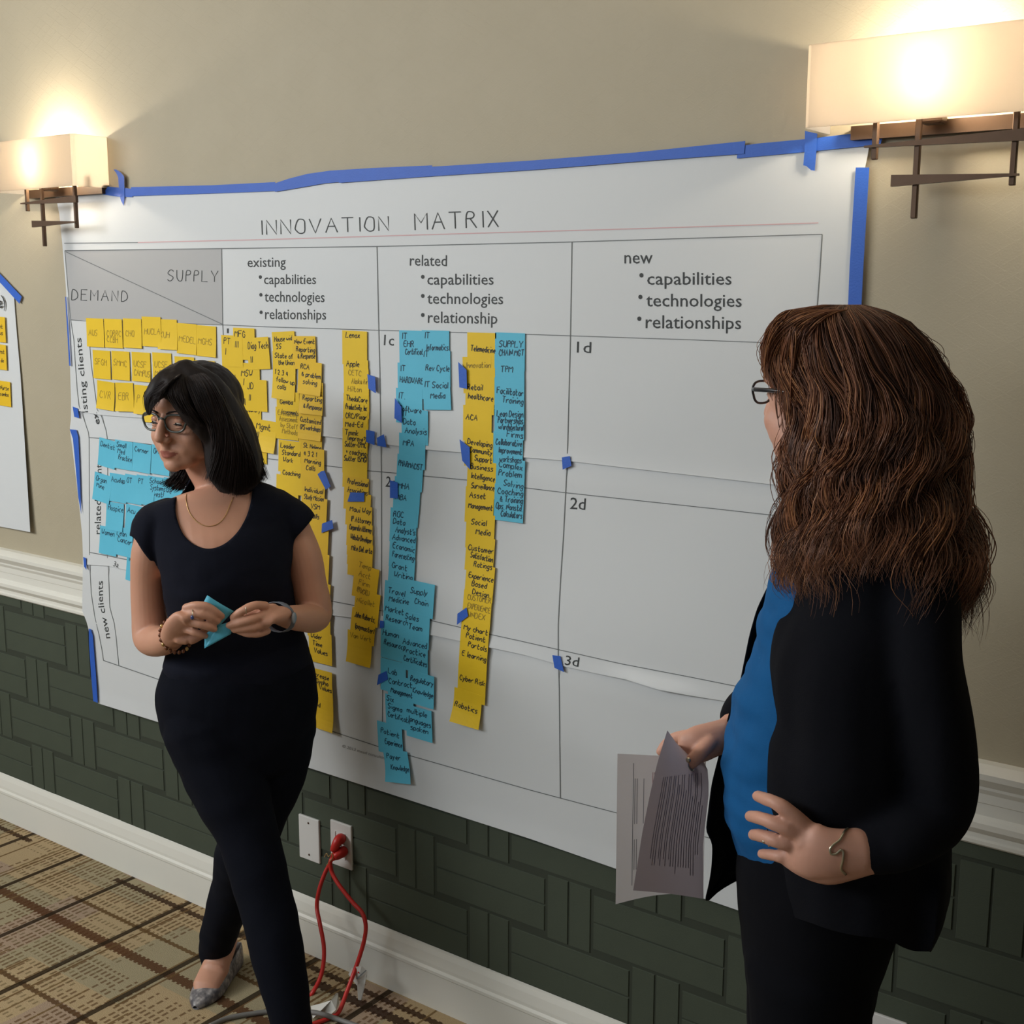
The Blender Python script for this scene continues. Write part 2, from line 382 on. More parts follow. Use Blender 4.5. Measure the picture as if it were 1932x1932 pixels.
tag(poster, 'large white printed matrix poster taped to the wall with four columns of sticky notes', 'poster')
def slift(px, py, k=None):
    """stand-off of sheet k (0 top, 1 middle, 2 bottom) over the relief of the wall"""
    s1 = poly_at(SEAM1, px); s2 = poly_at(SEAM2, px)
    if k is None: k = 0 if py < s1 else (1 if py < s2 else 2)
    rip = 0.0007*math.sin(px*0.011+1.3)*math.sin(py*0.017)
    if k == 2: return 0.0016+rip
    d = max(0.0, (s1 if k == 0 else s2)-py)
    l = 0.0018+0.0022*math.exp(-d/22.0)+rip
    if k == 1:
        bul = math.exp(-((px-1240)/75.0)**2)+0.25*math.exp(-((px-900)/90.0)**2)
        l += 0.010*bul*math.exp(-(d/17.0)**2)
    else:
        l += 0.002*math.exp(-((px-830)/120.0)**2)*math.exp(-(d/26.0)**2)
    return l
def sheet(k, top, bot):
    NU, NV = 90, 34
    vs, fs = [], []
    for j in range(NV+1):
        v = 1-(1-j/NV)**1.6
        for i in range(NU+1):
            u = i/NU
            xt = top[0][0]+(top[-1][0]-top[0][0])*u; xb = bot[0][0]+(bot[-1][0]-bot[0][0])*u
            x = xt+(xb-xt)*v; y = poly_at(top, xt)*(1-v)+poly_at(bot, xb)*v
            L0 = top[0][0]+(bot[0][0]-top[0][0])*v; R0 = top[-1][0]+(bot[-1][0]-top[-1][0])*v
            x += (interp(y, LEFT)-L0)*(1-u)**4 + (interp(y, RIGHT)-R0)*u**4
            l = slift(x, y, k)
            if k and v < 0.06: l -= 0.0015
            vs.append(PP(x, y, l))
    for j in range(NV):
        for i in range(NU):
            a = j*(NU+1)+i; fs.append((a, a+NU+1, a+NU+2, a+1))
    return mesh_obj('paper_sheet', vs, fs, M_PAPER, poster, True)
sheet(0, TOP, SEAM1)
sheet(1, [(x, y-8) for x, y in SEAM1], SEAM2)
sheet(2, [(x, y-7) for x, y in SEAM2], BOT)
PL = 0.0005
def PS(px, py, lift=0.0):
    return PP(px, py, slift(px, py)+lift)
def printed(name, polys, m_, parent=poster, lift=PL):
    b_ = MB()
    for q in polys: b_.poly([PS(x, y, lift) for x, y in q])
    return b_.build(name, m_, parent)
def dens(pts, step=22.0):
    out = []
    for a, b_ in zip(pts, pts[1:]):
        n = max(1, int(math.hypot(b_[0]-a[0], b_[1]-a[1])/step))
        out += [lerp2(a, b_, k/n) for k in range(n)]
    return out+[pts[-1]]
def line_px(pts, w):
    pts = dens(pts); qs = []
    L = []
    for i in range(len(pts)):
        a = pts[max(0, i-1)]; b_ = pts[min(len(pts)-1, i+1)]
        dx, dy = b_[0]-a[0], b_[1]-a[1]; d = math.hypot(dx, dy) or 1; nx, ny = -dy/d*w/2, dx/d*w/2
        L.append(((pts[i][0]+nx, pts[i][1]+ny), (pts[i][0]-nx, pts[i][1]-ny)))
    for p, q in zip(L, L[1:]): qs.append([p[0], q[0], q[1], p[1]])
    return qs
box = [(122, 473), (270, 471), (418, 469), (419, 540), (420, 613), (276, 608), (133, 603), (127, 538)]
gq = []
for i in range(12):
    for j in range(6):
        f_ = lambda u, v: (lerp2(lerp2((122, 473), (418, 469), u), lerp2((133, 603), (420, 613), u), v))
        gq.append([f_(i/12, j/6), f_((i+1)/12, j/6), f_((i+1)/12, (j+1)/6), f_(i/12, (j+1)/6)])
printed('grey_header_box', gq, M_GREY, lift=PL-0.0002)
GL = [([(122, 473), (418, 469), (711, 465), (1078, 456.5), (1551, 442)], 1.7),
      ([(1551, 442), (1547, 505), (1540, 600), (1530, 900), (1512, 1300), (1497, 1626)], 1.7),
      ([(124, 475), (420, 612)], 1.4),
      ([(133, 603.5), (160, 605.5), (300, 609), (420, 613), (500, 616.5), (711, 623), (1000, 631), (1076, 633.5), (1300, 641), (1540, 650)], 1.4),
      ([(418, 469), (420, 613), (425, 700), (427, 870), (430, 1100), (430, 1320)], 1.3),
      ([(711, 465), (714, 600), (716.5, 700), (718, 800), (719.5, 890), (720, 1100), (721.5, 1180), (722, 1300), (721, 1400)], 1.6),
      ([(1079, 457), (1076, 640), (1070, 870), (1063, 1010), (1057, 1100), (1053, 1180), (1053, 1235), (1055, 1300), (1057, 1505)], 1.7),
      ([(168, 825.6), (188, 827), (507, 865.6), (530, 868.4), (609, 878), (698, 888.5), (751, 893), (799, 898), (879, 905.5), (987, 920), (1066, 929.5), (1200, 944), (1350, 960), (1484, 975), (1560, 985)], 1.5),
      ([(168.5, 1042), (202, 1048.5), (237, 1055.5), (430, 1094), (625, 1134), (662, 1141), (806, 1169), (916, 1195), (980, 1209), (1055, 1226), (1170, 1252), (1300, 1277), (1385, 1294), (1560, 1330)], 1.5),
      ([(195, 1246), (227, 1257), (305, 1284), (430, 1321), (627, 1380), (715, 1409), (764, 1423), (1000, 1490.6), (1058, 1506), (1130, 1525), (1172, 1536), (1400, 1598), (1545, 1640)], 1.5),
      ([(122, 473), (133, 603), (139, 640), (142, 688), (145.5, 736), (149, 766), (159, 793), (166.6, 816), (168, 828), (168.5, 1010), (169, 1066), (172, 1120), (178, 1160), (186, 1195), (192, 1225), (195, 1246)], 1.1),
      ([(168.5, 645), (172, 688), (178, 732), (183, 772), (191.5, 786), (200, 812), (202, 826), (203, 887), (202, 1045), (204.5, 1076), (207, 1146), (215.6, 1177), (219, 1204), (224, 1256)], 1.1)]
qs = []
for p_, w in GL: qs += line_px(p_, w)
printed('grid_lines', qs, M_LINE, lift=PL+0.0002)
printed('title_underline', line_px([(260, 457.5), (500, 452), (830, 442), (1200, 431.5), (1544, 420.5)], 1.9), M_PINK)
printed('margin_line', line_px([(121, 459), (260, 457.5)], 1.4), M_LINE)

# built in sans type for the print
def text_obj(name, s, px0, py0, px1, py1, cap, m_, parent, surf=PS, lift=PL, shear=0.0, curve=None, bold=0.003, ref=None):
    """text from (px0,py0) to (px1,py1) along its base line, cap height in px towards 'up'"""
    cu = bpy.data.curves.new('t', 'FONT'); cu.body = s; cu.size = 1.0; cu.resolution_u = 2; cu.offset = bold
    ob = bpy.data.objects.new('t', cu); COL.objects.link(ob)
    dg = bpy.context.evaluated_depsgraph_get(); me = bpy.data.meshes.new_from_object(ob.evaluated_get(dg), depsgraph=dg)
    bpy.data.objects.remove(ob); bpy.data.curves.remove(cu)
    vs = [v.co.copy() for v in me.vertices]; fs = [tuple(p.vertices) for p in me.polygons]; bpy.data.meshes.remove(me)
    if not vs: return None
    xa = min(v.x for v in vs); xb = max(v.x for v in vs)
    L = math.hypot(px1-px0, py1-py0); ux, uy = (px1-px0)/L, (py1-py0)/L; vx, vy = uy, -ux
    k = cap/0.70; out = []
    for v in vs:
        t = (v.x-xa)/(xb-xa); h = v.y*k; dx = h*shear
        if curve: bx, by = curve(t)
        else: bx, by = px0+(px1-px0)*t, py0+(py1-py0)*t
        out.append(surf(bx+ux*dx+vx*h, by+uy*dx+vy*h, lift))
    return mesh_obj(name, out, fs, m_, parent)
T = lambda s, a, b_, c, d, cap, **k: text_obj('printed_text', s, a, b_, c, d, cap, M_INK, poster, **k)
T('existing', 467, 504, 539, 503, 19)
T('•', 488, 532.5, 494, 532.5, 20); T('capabilities', 498, 536, 596, 536, 19)
T('•', 489, 566, 495, 566, 20); T('technologies', 499, 569, 612, 570, 20)
T('•', 489.5, 599, 495.5, 599, 20); T('relationships', 500, 602, 615, 603, 20)
T('related', 773, 501, 843, 502, 21)
T('•', 794, 533, 801, 533, 22); T('capabilities', 806, 537, 931, 537, 21)
T('•', 794, 569, 801, 569, 22); T('technologies', 806, 573, 949, 574, 21.5)
T('•', 794, 605, 801, 605, 22); T('relationship', 807, 609, 938, 611, 22)
T('new', 1178, 497, 1231, 497, 24)
T('•', 1206, 531, 1214, 531, 24); T('capabilities', 1221, 537, 1380, 537, 24)
T('•', 1204, 572, 1212, 572, 24); T('technologies', 1219, 578, 1399, 579, 24.5)
T('•', 1202, 613, 1210, 613, 24); T('relationships', 1218, 619, 1398, 621, 25)
T('1', 428, 628.5, 431.5, 628.5, 9)
T('1c', 724, 651, 743, 652, 20); T('2c', 727, 918, 745, 920, 20)
T('1d', 1088, 665, 1115, 666, 21); T('2d', 1075, 960, 1104, 962, 22)
T('3d', 1065, 1254, 1091, 1258, 18)
T('3a', 213, 1068, 223, 1071, 10)
T('isting clients', 166, 778, 153, 637, 11, shear=0.0)
T('ex', 188.5, 799.5, 182, 777, 10)
T('nt', 191.5, 893, 191.5, 876, 11)
T('related', 190, 1008, 190.5, 943, 12)
T('new clients', 204, 1204, 194.5, 1096, 11, curve=lambda t: (208-14*min(1, t*1.5)+0.0, 1204-108*t))
text_obj('printed_text', '© 2013 mead consulting', 645, 1410, 729, 1434, 5.5, M_FOOT, poster)

# thin single stroke lettering: one pen, used for the drawn capitals and for all handwriting
GLY = {
'A': '023962 1555', 'B': '02093948473606 3645433202', 'C': '57482918050413224253', 'D': '02092948565443220 2'.replace(' ', ''), 'E': '52020959 0646', 'F': '020959 0646',
'G': '574829180504132242535535', 'H': '0209 5259 0656', 'I': '1219', 'J': '4943321203', 'K': '0209 590552', 'L': '090252', 'M': '0209356962', 'N': '02095259',
'O': '291805041322425356584929', 'P': '02093948473606', 'Q': '291805041322425356584929 3462', 'R': '02093948473606 2652', 'S': '584929180716455443321203', 'T': '0969 3932',
'U': '09041322425459', 'V': '093269', 'W': '0912354269', 'X': '0259 0952', 'Y': '093569 3532', 'Z': '09590252',
'a': '4626150413223244 4642', 'b': '0902 0426364543322203', 'c': '46261504132242', 'd': '4942 45261504132243', 'e': '04444536261504132242', 'f': '48392822 0636',
'g': '46261504132243 4641301001', 'h': '0902 0426364542', 'i': '1612 1819', 'j': '26211000 2829', 'k': '0902 460442', 'l': '1912', 'm': '0602 0416263532 3446566562',
'n': '0602 0426364542', 'o': '26150413223243453626', 'p': '0600 0526364543322203', 'q': '4640 46261504132243', 'r': '0602 04263646', 's': '4616053443320 2'.replace(' ', ''),
't': '1913223243 0646', 'u': '0603122243 4642', 'v': '062246', 'w': '0612354266', 'x': '0246 0642', 'y': '0623 4600', 'z': '06460242',
'0': '291805041322425356584929', '1': '071912', '2': '0718293847460252', '3': '0839484626 2645433202', '4': '42490454', '5': '5909063645433202', '6': '4919040322434515',
'7': '095922', '8': '29182646483929 26150413324346', '9': '4739180645464942', '(': '29171422', ')': '09171402', '/': '0259', ',': '1211', '.': '1213', '-': '0545', "'": '1917',
'&': '5207183706033245', '|': '1319', '+': '2723 0545', '?': '0718294847252 4'.replace(' ', '')}
def strokes(s, rnd, jit=0.25, wmul=1.0, gap=1.6):
    """list of polylines in letter units (cap height 7) and total width"""
    x = 0.0; out = []
    for ch in s:
        if ch == ' ': x += 3.4*wmul; continue
        g = GLY.get(ch)
        if not g: continue
        mw = 0
        for st in g.split():
            pts = []
            for k in range(0, len(st)-1, 2):
                a, b_ = int(st[k]), int(st[k+1])-2
                if a > mw: mw = a
                pts.append((x+a*wmul+rnd.uniform(-jit, jit), b_+rnd.uniform(-jit, jit)))
            out.append(pts)
        x += mw*wmul+gap
    return out, x-gap
def ribbon(b_, pts, w, surf):
    L = []
    for i, p in enumerate(pts):
        a = pts[max(0, i-1)]; c = pts[min(len(pts)-1, i+1)]
        dx, dy = c[0]-a[0], c[1]-a[1]; d = math.hypot(dx, dy) or 1
        nx, ny = -dy/d*w/2, dx/d*w/2
        L.append((surf(p[0]+nx, p[1]+ny), surf(p[0]-nx, p[1]-ny)))
    for p, q in zip(L, L[1:]): b_.add([p[0], q[0], q[1], p[1]], [(0, 1, 2, 3)])
def smooth_pts(pts):
    if len(pts) < 3: return pts
    out = [pts[0]]
    for i in range(1, len(pts)-1):
        a, b_, c = pts[i-1], pts[i], pts[i+1]
        out += [(a[0]*.28+b_[0]*.72, a[1]*.28+b_[1]*.72), (b_[0]*.72+c[0]*.28, b_[1]*.72+c[1]*.28)]
    return out+[pts[-1]]
def stroke_px(name, s, px0, py0, px1, py1, cap, w, m_, parent, gap=3.0, lift=PL+0.0002, smooth=True):
    st, W = strokes(s, random.Random(3), 0.0, 1.0, gap)
    ux, uy = (px1-px0)/W, (py1-py0)/W; L = math.hypot(px1-px0, py1-py0); vx, vy = (py1-py0)/L*cap/7, -(px1-px0)/L*cap/7
    sf = lambda x, y: PS(x, y, lift)
    x = 0.0
    for ch in s:
        sl, cw = strokes(ch, random.Random(3), 0.0, 1.0, gap)
        b_ = MB()
        for pts in sl:
            pts = [(a_+x, c_) for a_, c_ in pts]
            if smooth and len(pts) > 6: pts = smooth_pts(smooth_pts(pts))
            ribbon(b_, [(px0+ux*a_+vx*c_, py0+uy*a_+vy*c_) for a_, c_ in pts], w, sf)
        b_.build(name, m_, parent); x += cw+gap
GLY_WIDE = dict(GLY)
for k_, g_ in (('I', '1219'), ('M', '0209356962')): GLY_WIDE[k_] = g_
stroke_px('printed_letter', 'INNOVATION', 491, 443, 733, 435, 27, 2.0, M_INK, poster, 2.3)
stroke_px('printed_letter', 'MATRIX', 783, 434, 940, 428, 31, 2.2, M_INK, poster, 2.3)
stroke_px('printed_letter', 'SUPPLY', 316, 530, 411, 532, 21, 1.5, M_INK, poster, 2.8)
stroke_px('printed_letter', 'DEMAND', 135, 566, 240, 569, 20, 1.5, M_INK, poster, 2.8)

# ---------------------------------------------------------------- sticky notes
NS = 0.076
note_n = 0
G1 = 'yellow client notes in the grid beside the grey box'; G2 = 'blue client notes at the left of the poster'
def note(color, px, py, ang, lines, label, lift=0.007, group=None, size=None, th=None, faint=False, curl=None, skew=0.0, tx=0.10, pen=None, surf_off=None):
    """px,py: upper left corner; ang: degrees clockwise; lines: [(text, x, y)] in note units (0..1, y down) or list of str"""
    global note_n; note_n += 1
    lift = 0.0048+(lift-0.0075)*0.42
    rnd = random.Random(note_n*13+5)
    w = h = NS
    if size: w, h = size
    p0 = PP(px, py, lift) if surf_off is None else WY(px, py, -surf_off-lift)
    a = math.radians(ang); er = Vector((math.cos(a), 0, -math.sin(a))); ed = Vector((-math.sin(a+skew), 0, -math.cos(a+skew)))
    cr = 0.8*curl if curl is not None else (rnd.uniform(0.0008, 0.003) if group in (G1, G2) else 0.0001)
    cs = rnd.uniform(-0.4, 0.4); rel0 = relief(p0.z)
    def surf(s, t, e=0.0):
        q = p0 + er*(s*w) + ed*(t*h)
        rr = (relief(q.z) if surf_off is None else surf_off)
        c = cr*(max(0.0, t-0.25)/0.75)**2*(1+cs*(s-0.5)*2)
        return Vector((q.x, -(rr+lift+c+e), q.z))
    n = 6; vs = [surf(i/4, j/n) for j in range(n+1) for i in range(5)] + [surf(i/4, j/n, -0.00025) for j in range(n+1) for i in range(5)]
    fs = []; K = 5*(n+1)
    for j in range(n):
        for i in range(4):
            k = j*5+i; fs += [(k, k+5, k+6, k+1), (K+k+1, K+k+6, K+k+5, K+k)]
    rim = [i for i in range(5)]+[5*j+4 for j in range(1, n+1)]+[5*n+i for i in (3, 2, 1, 0)]+[5*j for j in range(n-1, 0, -1)]
    fs += [(rim[i], rim[(i+1) % len(rim)], K+rim[(i+1) % len(rim)], K+rim[i]) for i in range(len(rim))]
    mm = {'y': M_YEL, 'Y': M_YEL2, 'b': M_BLU}[color]
    o = mesh_obj('sticky_note', vs, fs, mm, None, False)
    o['label'] = label; o['category'] = 'sticky note'
    if group: o['group'] = group
    if lines:
        b_ = MB(); H = (th or 0.115)*1.2
        y = 0.30 if len(lines) < 3 else 0.24
        for li, L_ in enumerate(lines):
            if isinstance(L_, tuple): s_, x0, y0 = L_
            else: s_, x0, y0 = L_, tx+0.06*li*(1 if len(lines) > 1 else 0), y+li*(0.22 if len(lines) < 4 else 0.19)
            st, W = strokes(s_, rnd, 0.32)
            k = H/7.0; kx = k*0.88
            if W*kx > 0.96-x0: kx = (0.96-x0)/max(W, 1)
            sl = rnd.uniform(-0.03, 0.05)
            for pts in st:
                if len(pts) > 3: pts = smooth_pts(pts)
                ribbon(b_, [(x0+x*kx+yy*k*0.12, y0-yy*k+x*kx*sl) for x, yy in pts], 0.027 if not faint else 0.02, lambda u_, v_: surf(u_, v_, 0.0004))
        mp = pen or (M_PENF if faint else (M_PENB if color == 'b' else M_PEN))
        b_.build('handwriting', mp, o)
    return o
G1 = 'yellow client notes in the grid beside the grey box'; G2 = 'blue client notes at the left of the poster'
rowA = [(162, 600, 'AUS'), (196, 601, ['CORRC', 'CCBH']), (231.5, 600.5, 'CHO'), (267, 597, 'HUCLA'), (297, 602, 'KUH'), (333, 609, 'MEDEL'), (369, 613, 'MGHS')]
for i, (x, y, s_) in enumerate(rowA):
    ls = [s_] if isinstance(s_, str) else s_
    note('y', x, y, 0.5 if i < 5 else 2.0, [(q, 0.12, 0.60+0.2*k) for k, q in enumerate(ls)], 'yellow sticky note, %s from the left in the top row of the client grid' % ['first', 'second', 'third', 'fourth', 'fifth', 'sixth', 'seventh'][i], 0.0075+0.0004*((6-i) if i != 3 else 8), G1, faint=True, th=0.17)
for i, (x, y, ls) in enumerate([(174.5, 660, ['SFGH']), (210, 661.5, ['SMMC']), (248, 663.5, ['UCSF', 'CAMPUS']), (287, 664.5, ['UCSF', 'MC']), (329, 672, []), (367, 679, [])]):
    lab = ('yellow sticky note with one faint word, %s in the second client row' if len(ls) == 1 else 'yellow sticky note with two faint lines of capitals, %s in the second row') % ['first', 'second', 'third', 'fourth', '', ''][i] if ls else ('yellow sticky note, upper edge showing left of centre above the dark haired woman' if i == 4 else 'yellow sticky note, last of the second row just above the dark haired head')
    note('y', x, y, 0.6, [(q, 0.10, 0.5+0.30*k) for k, q in enumerate(ls)], lab, 0.0075+0.0003*i, G1, faint=True, th=0.18)
for i, (x, y, an, ls) in enumerate([(183, 717, 3.0, ['CVR']), (217, 721.5, -1.5, ['EBR']), (253, 725.5, 1, ['P']), (289, 731, 1, [])]):
    lab = ('yellow sticky note reading %s in the third row of the client grid' % ls[0]) if ls else 'yellow sticky note glimpsed through the fringe of the dark haired woman'
    note('y', x, y, an, [(q, 0.14, 0.6) for q in ls], lab, 0.0075+0.0004*i, G1, faint=True, th=0.22, curl=0.006)
for i, (x, y, an, ls) in enumerate([(187.5, 824.6, 6, ['Dentist']), (217, 829, 2, ['Small', 'Med', 'Practice']), (251, 834, 2, ['Cerner']), (286, 838, 1, ['Orr'])]):
    note('b', x, y, an, ls, 'blue sticky note, %s from the left in the upper blue client row' % ['first', 'second, with three lines,', 'third', 'fourth, by the chin,'][i], 0.0085-0.0003*i, G2, th=0.15)
for i, (x, y, an, ls) in enumerate([(179, 889.5, 6, ['Organ', 'Mine']), (207, 891.5, 1, ['Acudap']), (236, 893.5, 1, ['OT']), (258, 895, 1, ['PT']), (279, 897, 1, ['School', 'Systems', '(west)']), (309, 900, 1, ['Wom', 'We'])]):
    note('b', x, y, an, ls, 'blue sticky note reading %s in the second blue client row' % ' '.join(ls), 0.0105-0.0003*i, G2, th=0.15)
for i, (x, y, an, ls) in enumerate([(201, 945.5, 0, ['Hospice']), (238, 950, 2, ['Acu'])]):
    note('b', x, y, an, ls, 'blue sticky note reading %s in the third blue client row' % ' '.join(ls), 0.0082-0.0003*i, G2, th=0.16)
for i, (x, y, an, ls) in enumerate([(189, 991, 1, ['Women']), (218, 992, 2, ['Lean', 'Cancer']), (240, 1041, 4, ['(Co'])]):
    note('b', x, y, an, ls, 'blue sticky note reading %s low in the client column by the arm' % ' '.join(ls), 0.0098-0.0006*i, G2, th=0.16)
G3 = 'yellow skill notes behind the dark haired head'
for i, (x, y, an, ls, lf) in enumerate([(439.5, 618, 0.5, [('MFG', .06, .28), ('III', .06, .62)], 0.0100), (417, 632, 0, [('PT', .12, .28), ('I', .16, .62)], 0.0106), (464.7, 638, -4, [('Diag Tech', .04, .34), ('II', .1, .78)], 0.0110),
        (419, 688, 0, [('MHA', .14, .48)], 0.0086), (449, 684, 0.5, [('MSW', .14, .42), ('I', .22, .70)], 0.0090), (439, 712, 0, [('JD', .4, .85)], 0.0082), (462, 715, 0, [('JD', .10, .30), ('II', .14, .68)], 0.0096),
        (452, 764, 0, [('Country', .3, .20)], 0.0080), (480, 789.6, 3, [('Mgmt', .10, .30), ('II', .12, .60)], 0.0086), (463, 812, 1, [], 0.0075)]):
    nm = ['MFG III', 'PT I', 'Diag Tech II', 'MHA', 'MSW I', 'JD half hidden by hair', 'JD II', 'Country', 'Mgmt II with a lifted corner', ''][i]
    note('y', x, y, an, ls, ('yellow sticky note reading %s near the dark haired head' % nm) if nm else 'lowest yellow sticky note peeping out beside the dark hair', lf, G3, th=0.17, curl=0.010 if i == 8 else None)
G4 = 'yellow activity notes in the double column left of centre'
LL = [.008+.0007*k for k in (0, 1, 4, 2, 3, 6, 7, 5, 4)]
RL = [.008+.0006*k for k in (2, 9, 8, 7, 6, 11, 10, 11, 12, 13, 14, 15, 16, 17, 18)]
LC = [(512.6, 626.5, -3, ['House wide', '5S']), (514, 662, 0, [('State of', .1, .20), ('the Union', .25, .42)]), (515, 690, 4, ['1 2 3 4', 'follow up', 'calls']), (521.6, 737, 1, [('Gemba', .15, .40), ('Assessments', .2, .70)]), (519.7, 767, 0.5, ['Executive', 'Assessment', 'by Staff', 'Methods']),
      (525.5, 829, 1, ['Leader', 'Standard', 'Work']), (529.6, 869, 1, [('Coaching', .1, .42)]), (521.6, 894, 0, []), (534, 940, 0, [])]
for i, (x, y, an, ls) in enumerate(LC):
    t_ = ' '.join(q[0] if isinstance(q, tuple) else q for q in ls)
    note('y', x, y, an, ls, ('yellow sticky note reading %s in the double column' % t_) if ls else ('yellow sticky note whose corner shows just above the shoulder' if i == 7 else 'yellow sticky note behind the shoulder in the left half of the double column'), LL[i], G4, th=0.125, faint=(i == 4), curl=0.003 if i == 2 else None)
RC = [(550.8, 634, -1, ['New Event', 'Reporting', '& Response']), (563, 680, 3, ['RCA', '& problem', 'solving']), (565, 718, 1.5, [('KW Event', .1, .36), ('Reporting', .14, .58), ('& Response', .2, .82)]), (563, 766, 1.5, [('Customized', .08, .46), ('GPS workshops', .08, .70)]), (564, 817.4, 2, [('St. Helena', .2, .42), ('Visioning', .26, .66)]),
      (568, 844, 0, ['4 3 2 1', 'Morning', 'Calls']), (570, 898.6, 1, [('Individual', .12, .45), ('Study Mission', .12, .68)]), (574, 935, 1, [('VSM', .3, .36), ('calls', .3, .65)]), (577, 985, 0, []), (578, 1040, 0, []), (580, 1095, 0, []), (580, 1140, 0, []), (582, 1188, 0, ['Wider', 'Time', 'Values']),
      (583, 1258, 0.5, [('Increase', .1, .25), ('Gypho', .3, .45), ('Values', .42, .64)]), (585, 1312, 2, [('Med', .1, .3)])]
for i, (x, y, an, ls) in enumerate(RC):
    t_ = ' '.join(q[0] if isinstance(q, tuple) else q for q in ls)
    lab = ('yellow sticky note reading %s in the double column' % t_) if ls else ['yellow sticky note beside the bare upper arm', 'yellow sticky note mostly behind the bare upper arm', 'yellow sticky note behind the forearm', 'yellow sticky note just under the raised elbow'][i-8]
    note('Y', x, y, an, ls, lab, RL[i], G4, th=0.125, curl=0.0045 if i in (1, 2, 3) else (0.008 if i == 14 else None))
G5 = 'yellow company notes in the single column left of the 1c cell'
MC = [(645.5, 623, 1, [('Lenox', .15, .20)]), (647.6, 677.7, 0, [('Apple', .12, .20)]), (648.6, 694, 0, [('CETC', .18, .20)]), (649, 712, 0, [('Alaska Air', .3, .17)]), (648.6, 724, 0, [('Hilton', .16, .22)]), (648, 741, 0.5, [('ThedaCare', .1, .22)]),
      (647.5, 757, 0.5, [('Productivity, Inc', .1, .22)]), (647, 774, 0, [('CRC/Pixar', .1, .22)]), (646.5, 789, 0, [('Med-Ed', .1, .24)]), (646, 807, 0, [('Tmmk', .1, .2), ('(improve?)', .2, .36)]), (646, 829, 0, [('Sutter-CPMC', .1, .20), ('+ coaching', .14, .42)]),
      (647, 856, 0.5, [('Sutter (SMG)', .05, .20)]), (650, 897, 1, [('Professional', .14, .22), ('Associations', .14, .48)]), (654, 927, 1, []), (656, 951, 0, [('Maui Way', .1, .2)]), (656, 966, 0.5, [('IP Attorney', .15, .26)]), (657, 984, 0.5, [('Corporate Attorney', .06, .22)]),
      (657.5, 1002, 0.5, [('Website Developer', .1, .22)]), (658, 1021.5, 0, [('Mike DeLorto', .12, .24)]), (670, 1062, 5, [('Temp', .15, .08), ('Acct', .2, .34), ('Firm', .24, .6), ('(RGG)', .2, .85)]), (672, 1109, 5, [('Park', .04, .10), ('Nicollet', .08, .42)]),
      (665, 1144, 6, [('John Roberts,', .12, .28), ('(paymaster)', .18, .62)]), (656, 1187, 2, [('Van Wert', .1, .22)])]
names5 = ['topmost with a short word', 'second from the top', 'third from the top', 'fourth from the top', 'fifth from the top', 'sixth from the top', 'seventh from the top', 'eighth from the top', 'ninth from the top', 'tenth, with a word in brackets', 'eleventh from the top', 'twelfth, blank below',
          'reading Professional Associations', 'under the blue tape rectangle', 'just below the blue tape rectangle', 'reading IP Attorney', 'reading Corporate Attorney', 'reading Website Developer', 'above the slanted notes', 'slanted, with Temp Acct Firm', 'slanted, second of three slanted ones', 'slanted, lowest of three', 'lowest, blank in its lower half']
for i, (x, y, an, ls) in enumerate(MC):
    note('Y' if i > 11 else 'y', x, y, an, ls, 'yellow sticky note %s in the single column left of 1c' % names5[i], 0.0080+0.0006*i, G5, th=0.135, faint=(i in (2, 3, 4, 19, 20, 22)), curl=0.007 if i == 22 else None)
G6 = 'blue skill notes in the column under 1c'
BC = [(753, 623, 0, ['IT', 'EHR', 'Certificate']), (750, 684, 0, [('IT', .1, .24), ('HARDWARE', .08, .56)]), (747, 731.5, 0.5, ['IT,', ('Software', .12, .66)]), (757.3, 771, 0, [('IT', .04, .2), ('Data', .06, .44), ('Analysis', .12, .70)]), (753, 816, 1, [('MPA', .16, .36)]),
      (750, 855.7, 3, [('PHARMACIST', .06, .34)]), (745, 898, 2, [('MHA', .14, .34)]), (743, 923, 2, [('MBA', .10, .28)]), (737, 957, 0, [('ROC', .12, .26), ('Data', .12, .46)]), (737, 986, 0, [("Analyst's", .2, .26)]), (737, 1004, 1, [('Advanced', .08, .2), ('Economic', .12, .44), ('Forecasting', .12, .70)]),
      (735, 1047.6, 1, [('Grant', .12, .34), ('Writing', .22, .60)]), (726.7, 1094, 1, [('Travel', .14, .36), ('Medicine', .2, .6)]), (725, 1131, 1, [('Market', .06, .32), ('Research', .1, .6)]), (719, 1178, 1, [('Human', .08, .3), ('Resources', .14, .58)]), (718, 1240, 1, [('Lab', .3, .42)]),
      (731, 1271, -1, [('Contract', .04, .28), ('Management', .12, .55)]), (726.6, 1308, 1, [('Six', .06, .2), ('Sigma', .1, .44), ('Certificate', .08, .7)]), (711, 1359, 0, [('Patient', .14, .36), ('Experience', .28, .68)]), (722, 1413, -8, [('Payer', .12, .28), ('Knowledge', .24, .62)])]
for i, (x, y, an, ls) in enumerate(BC):
    t_ = ' '.join(q[0] if isinstance(q, tuple) else q for q in ls)
    note('b', x, y, an, ls, 'blue sticky note reading %s in the 1c column' % t_, 0.0080+0.0006*i, G6, th=0.14, curl=0.010 if i == 19 else None)
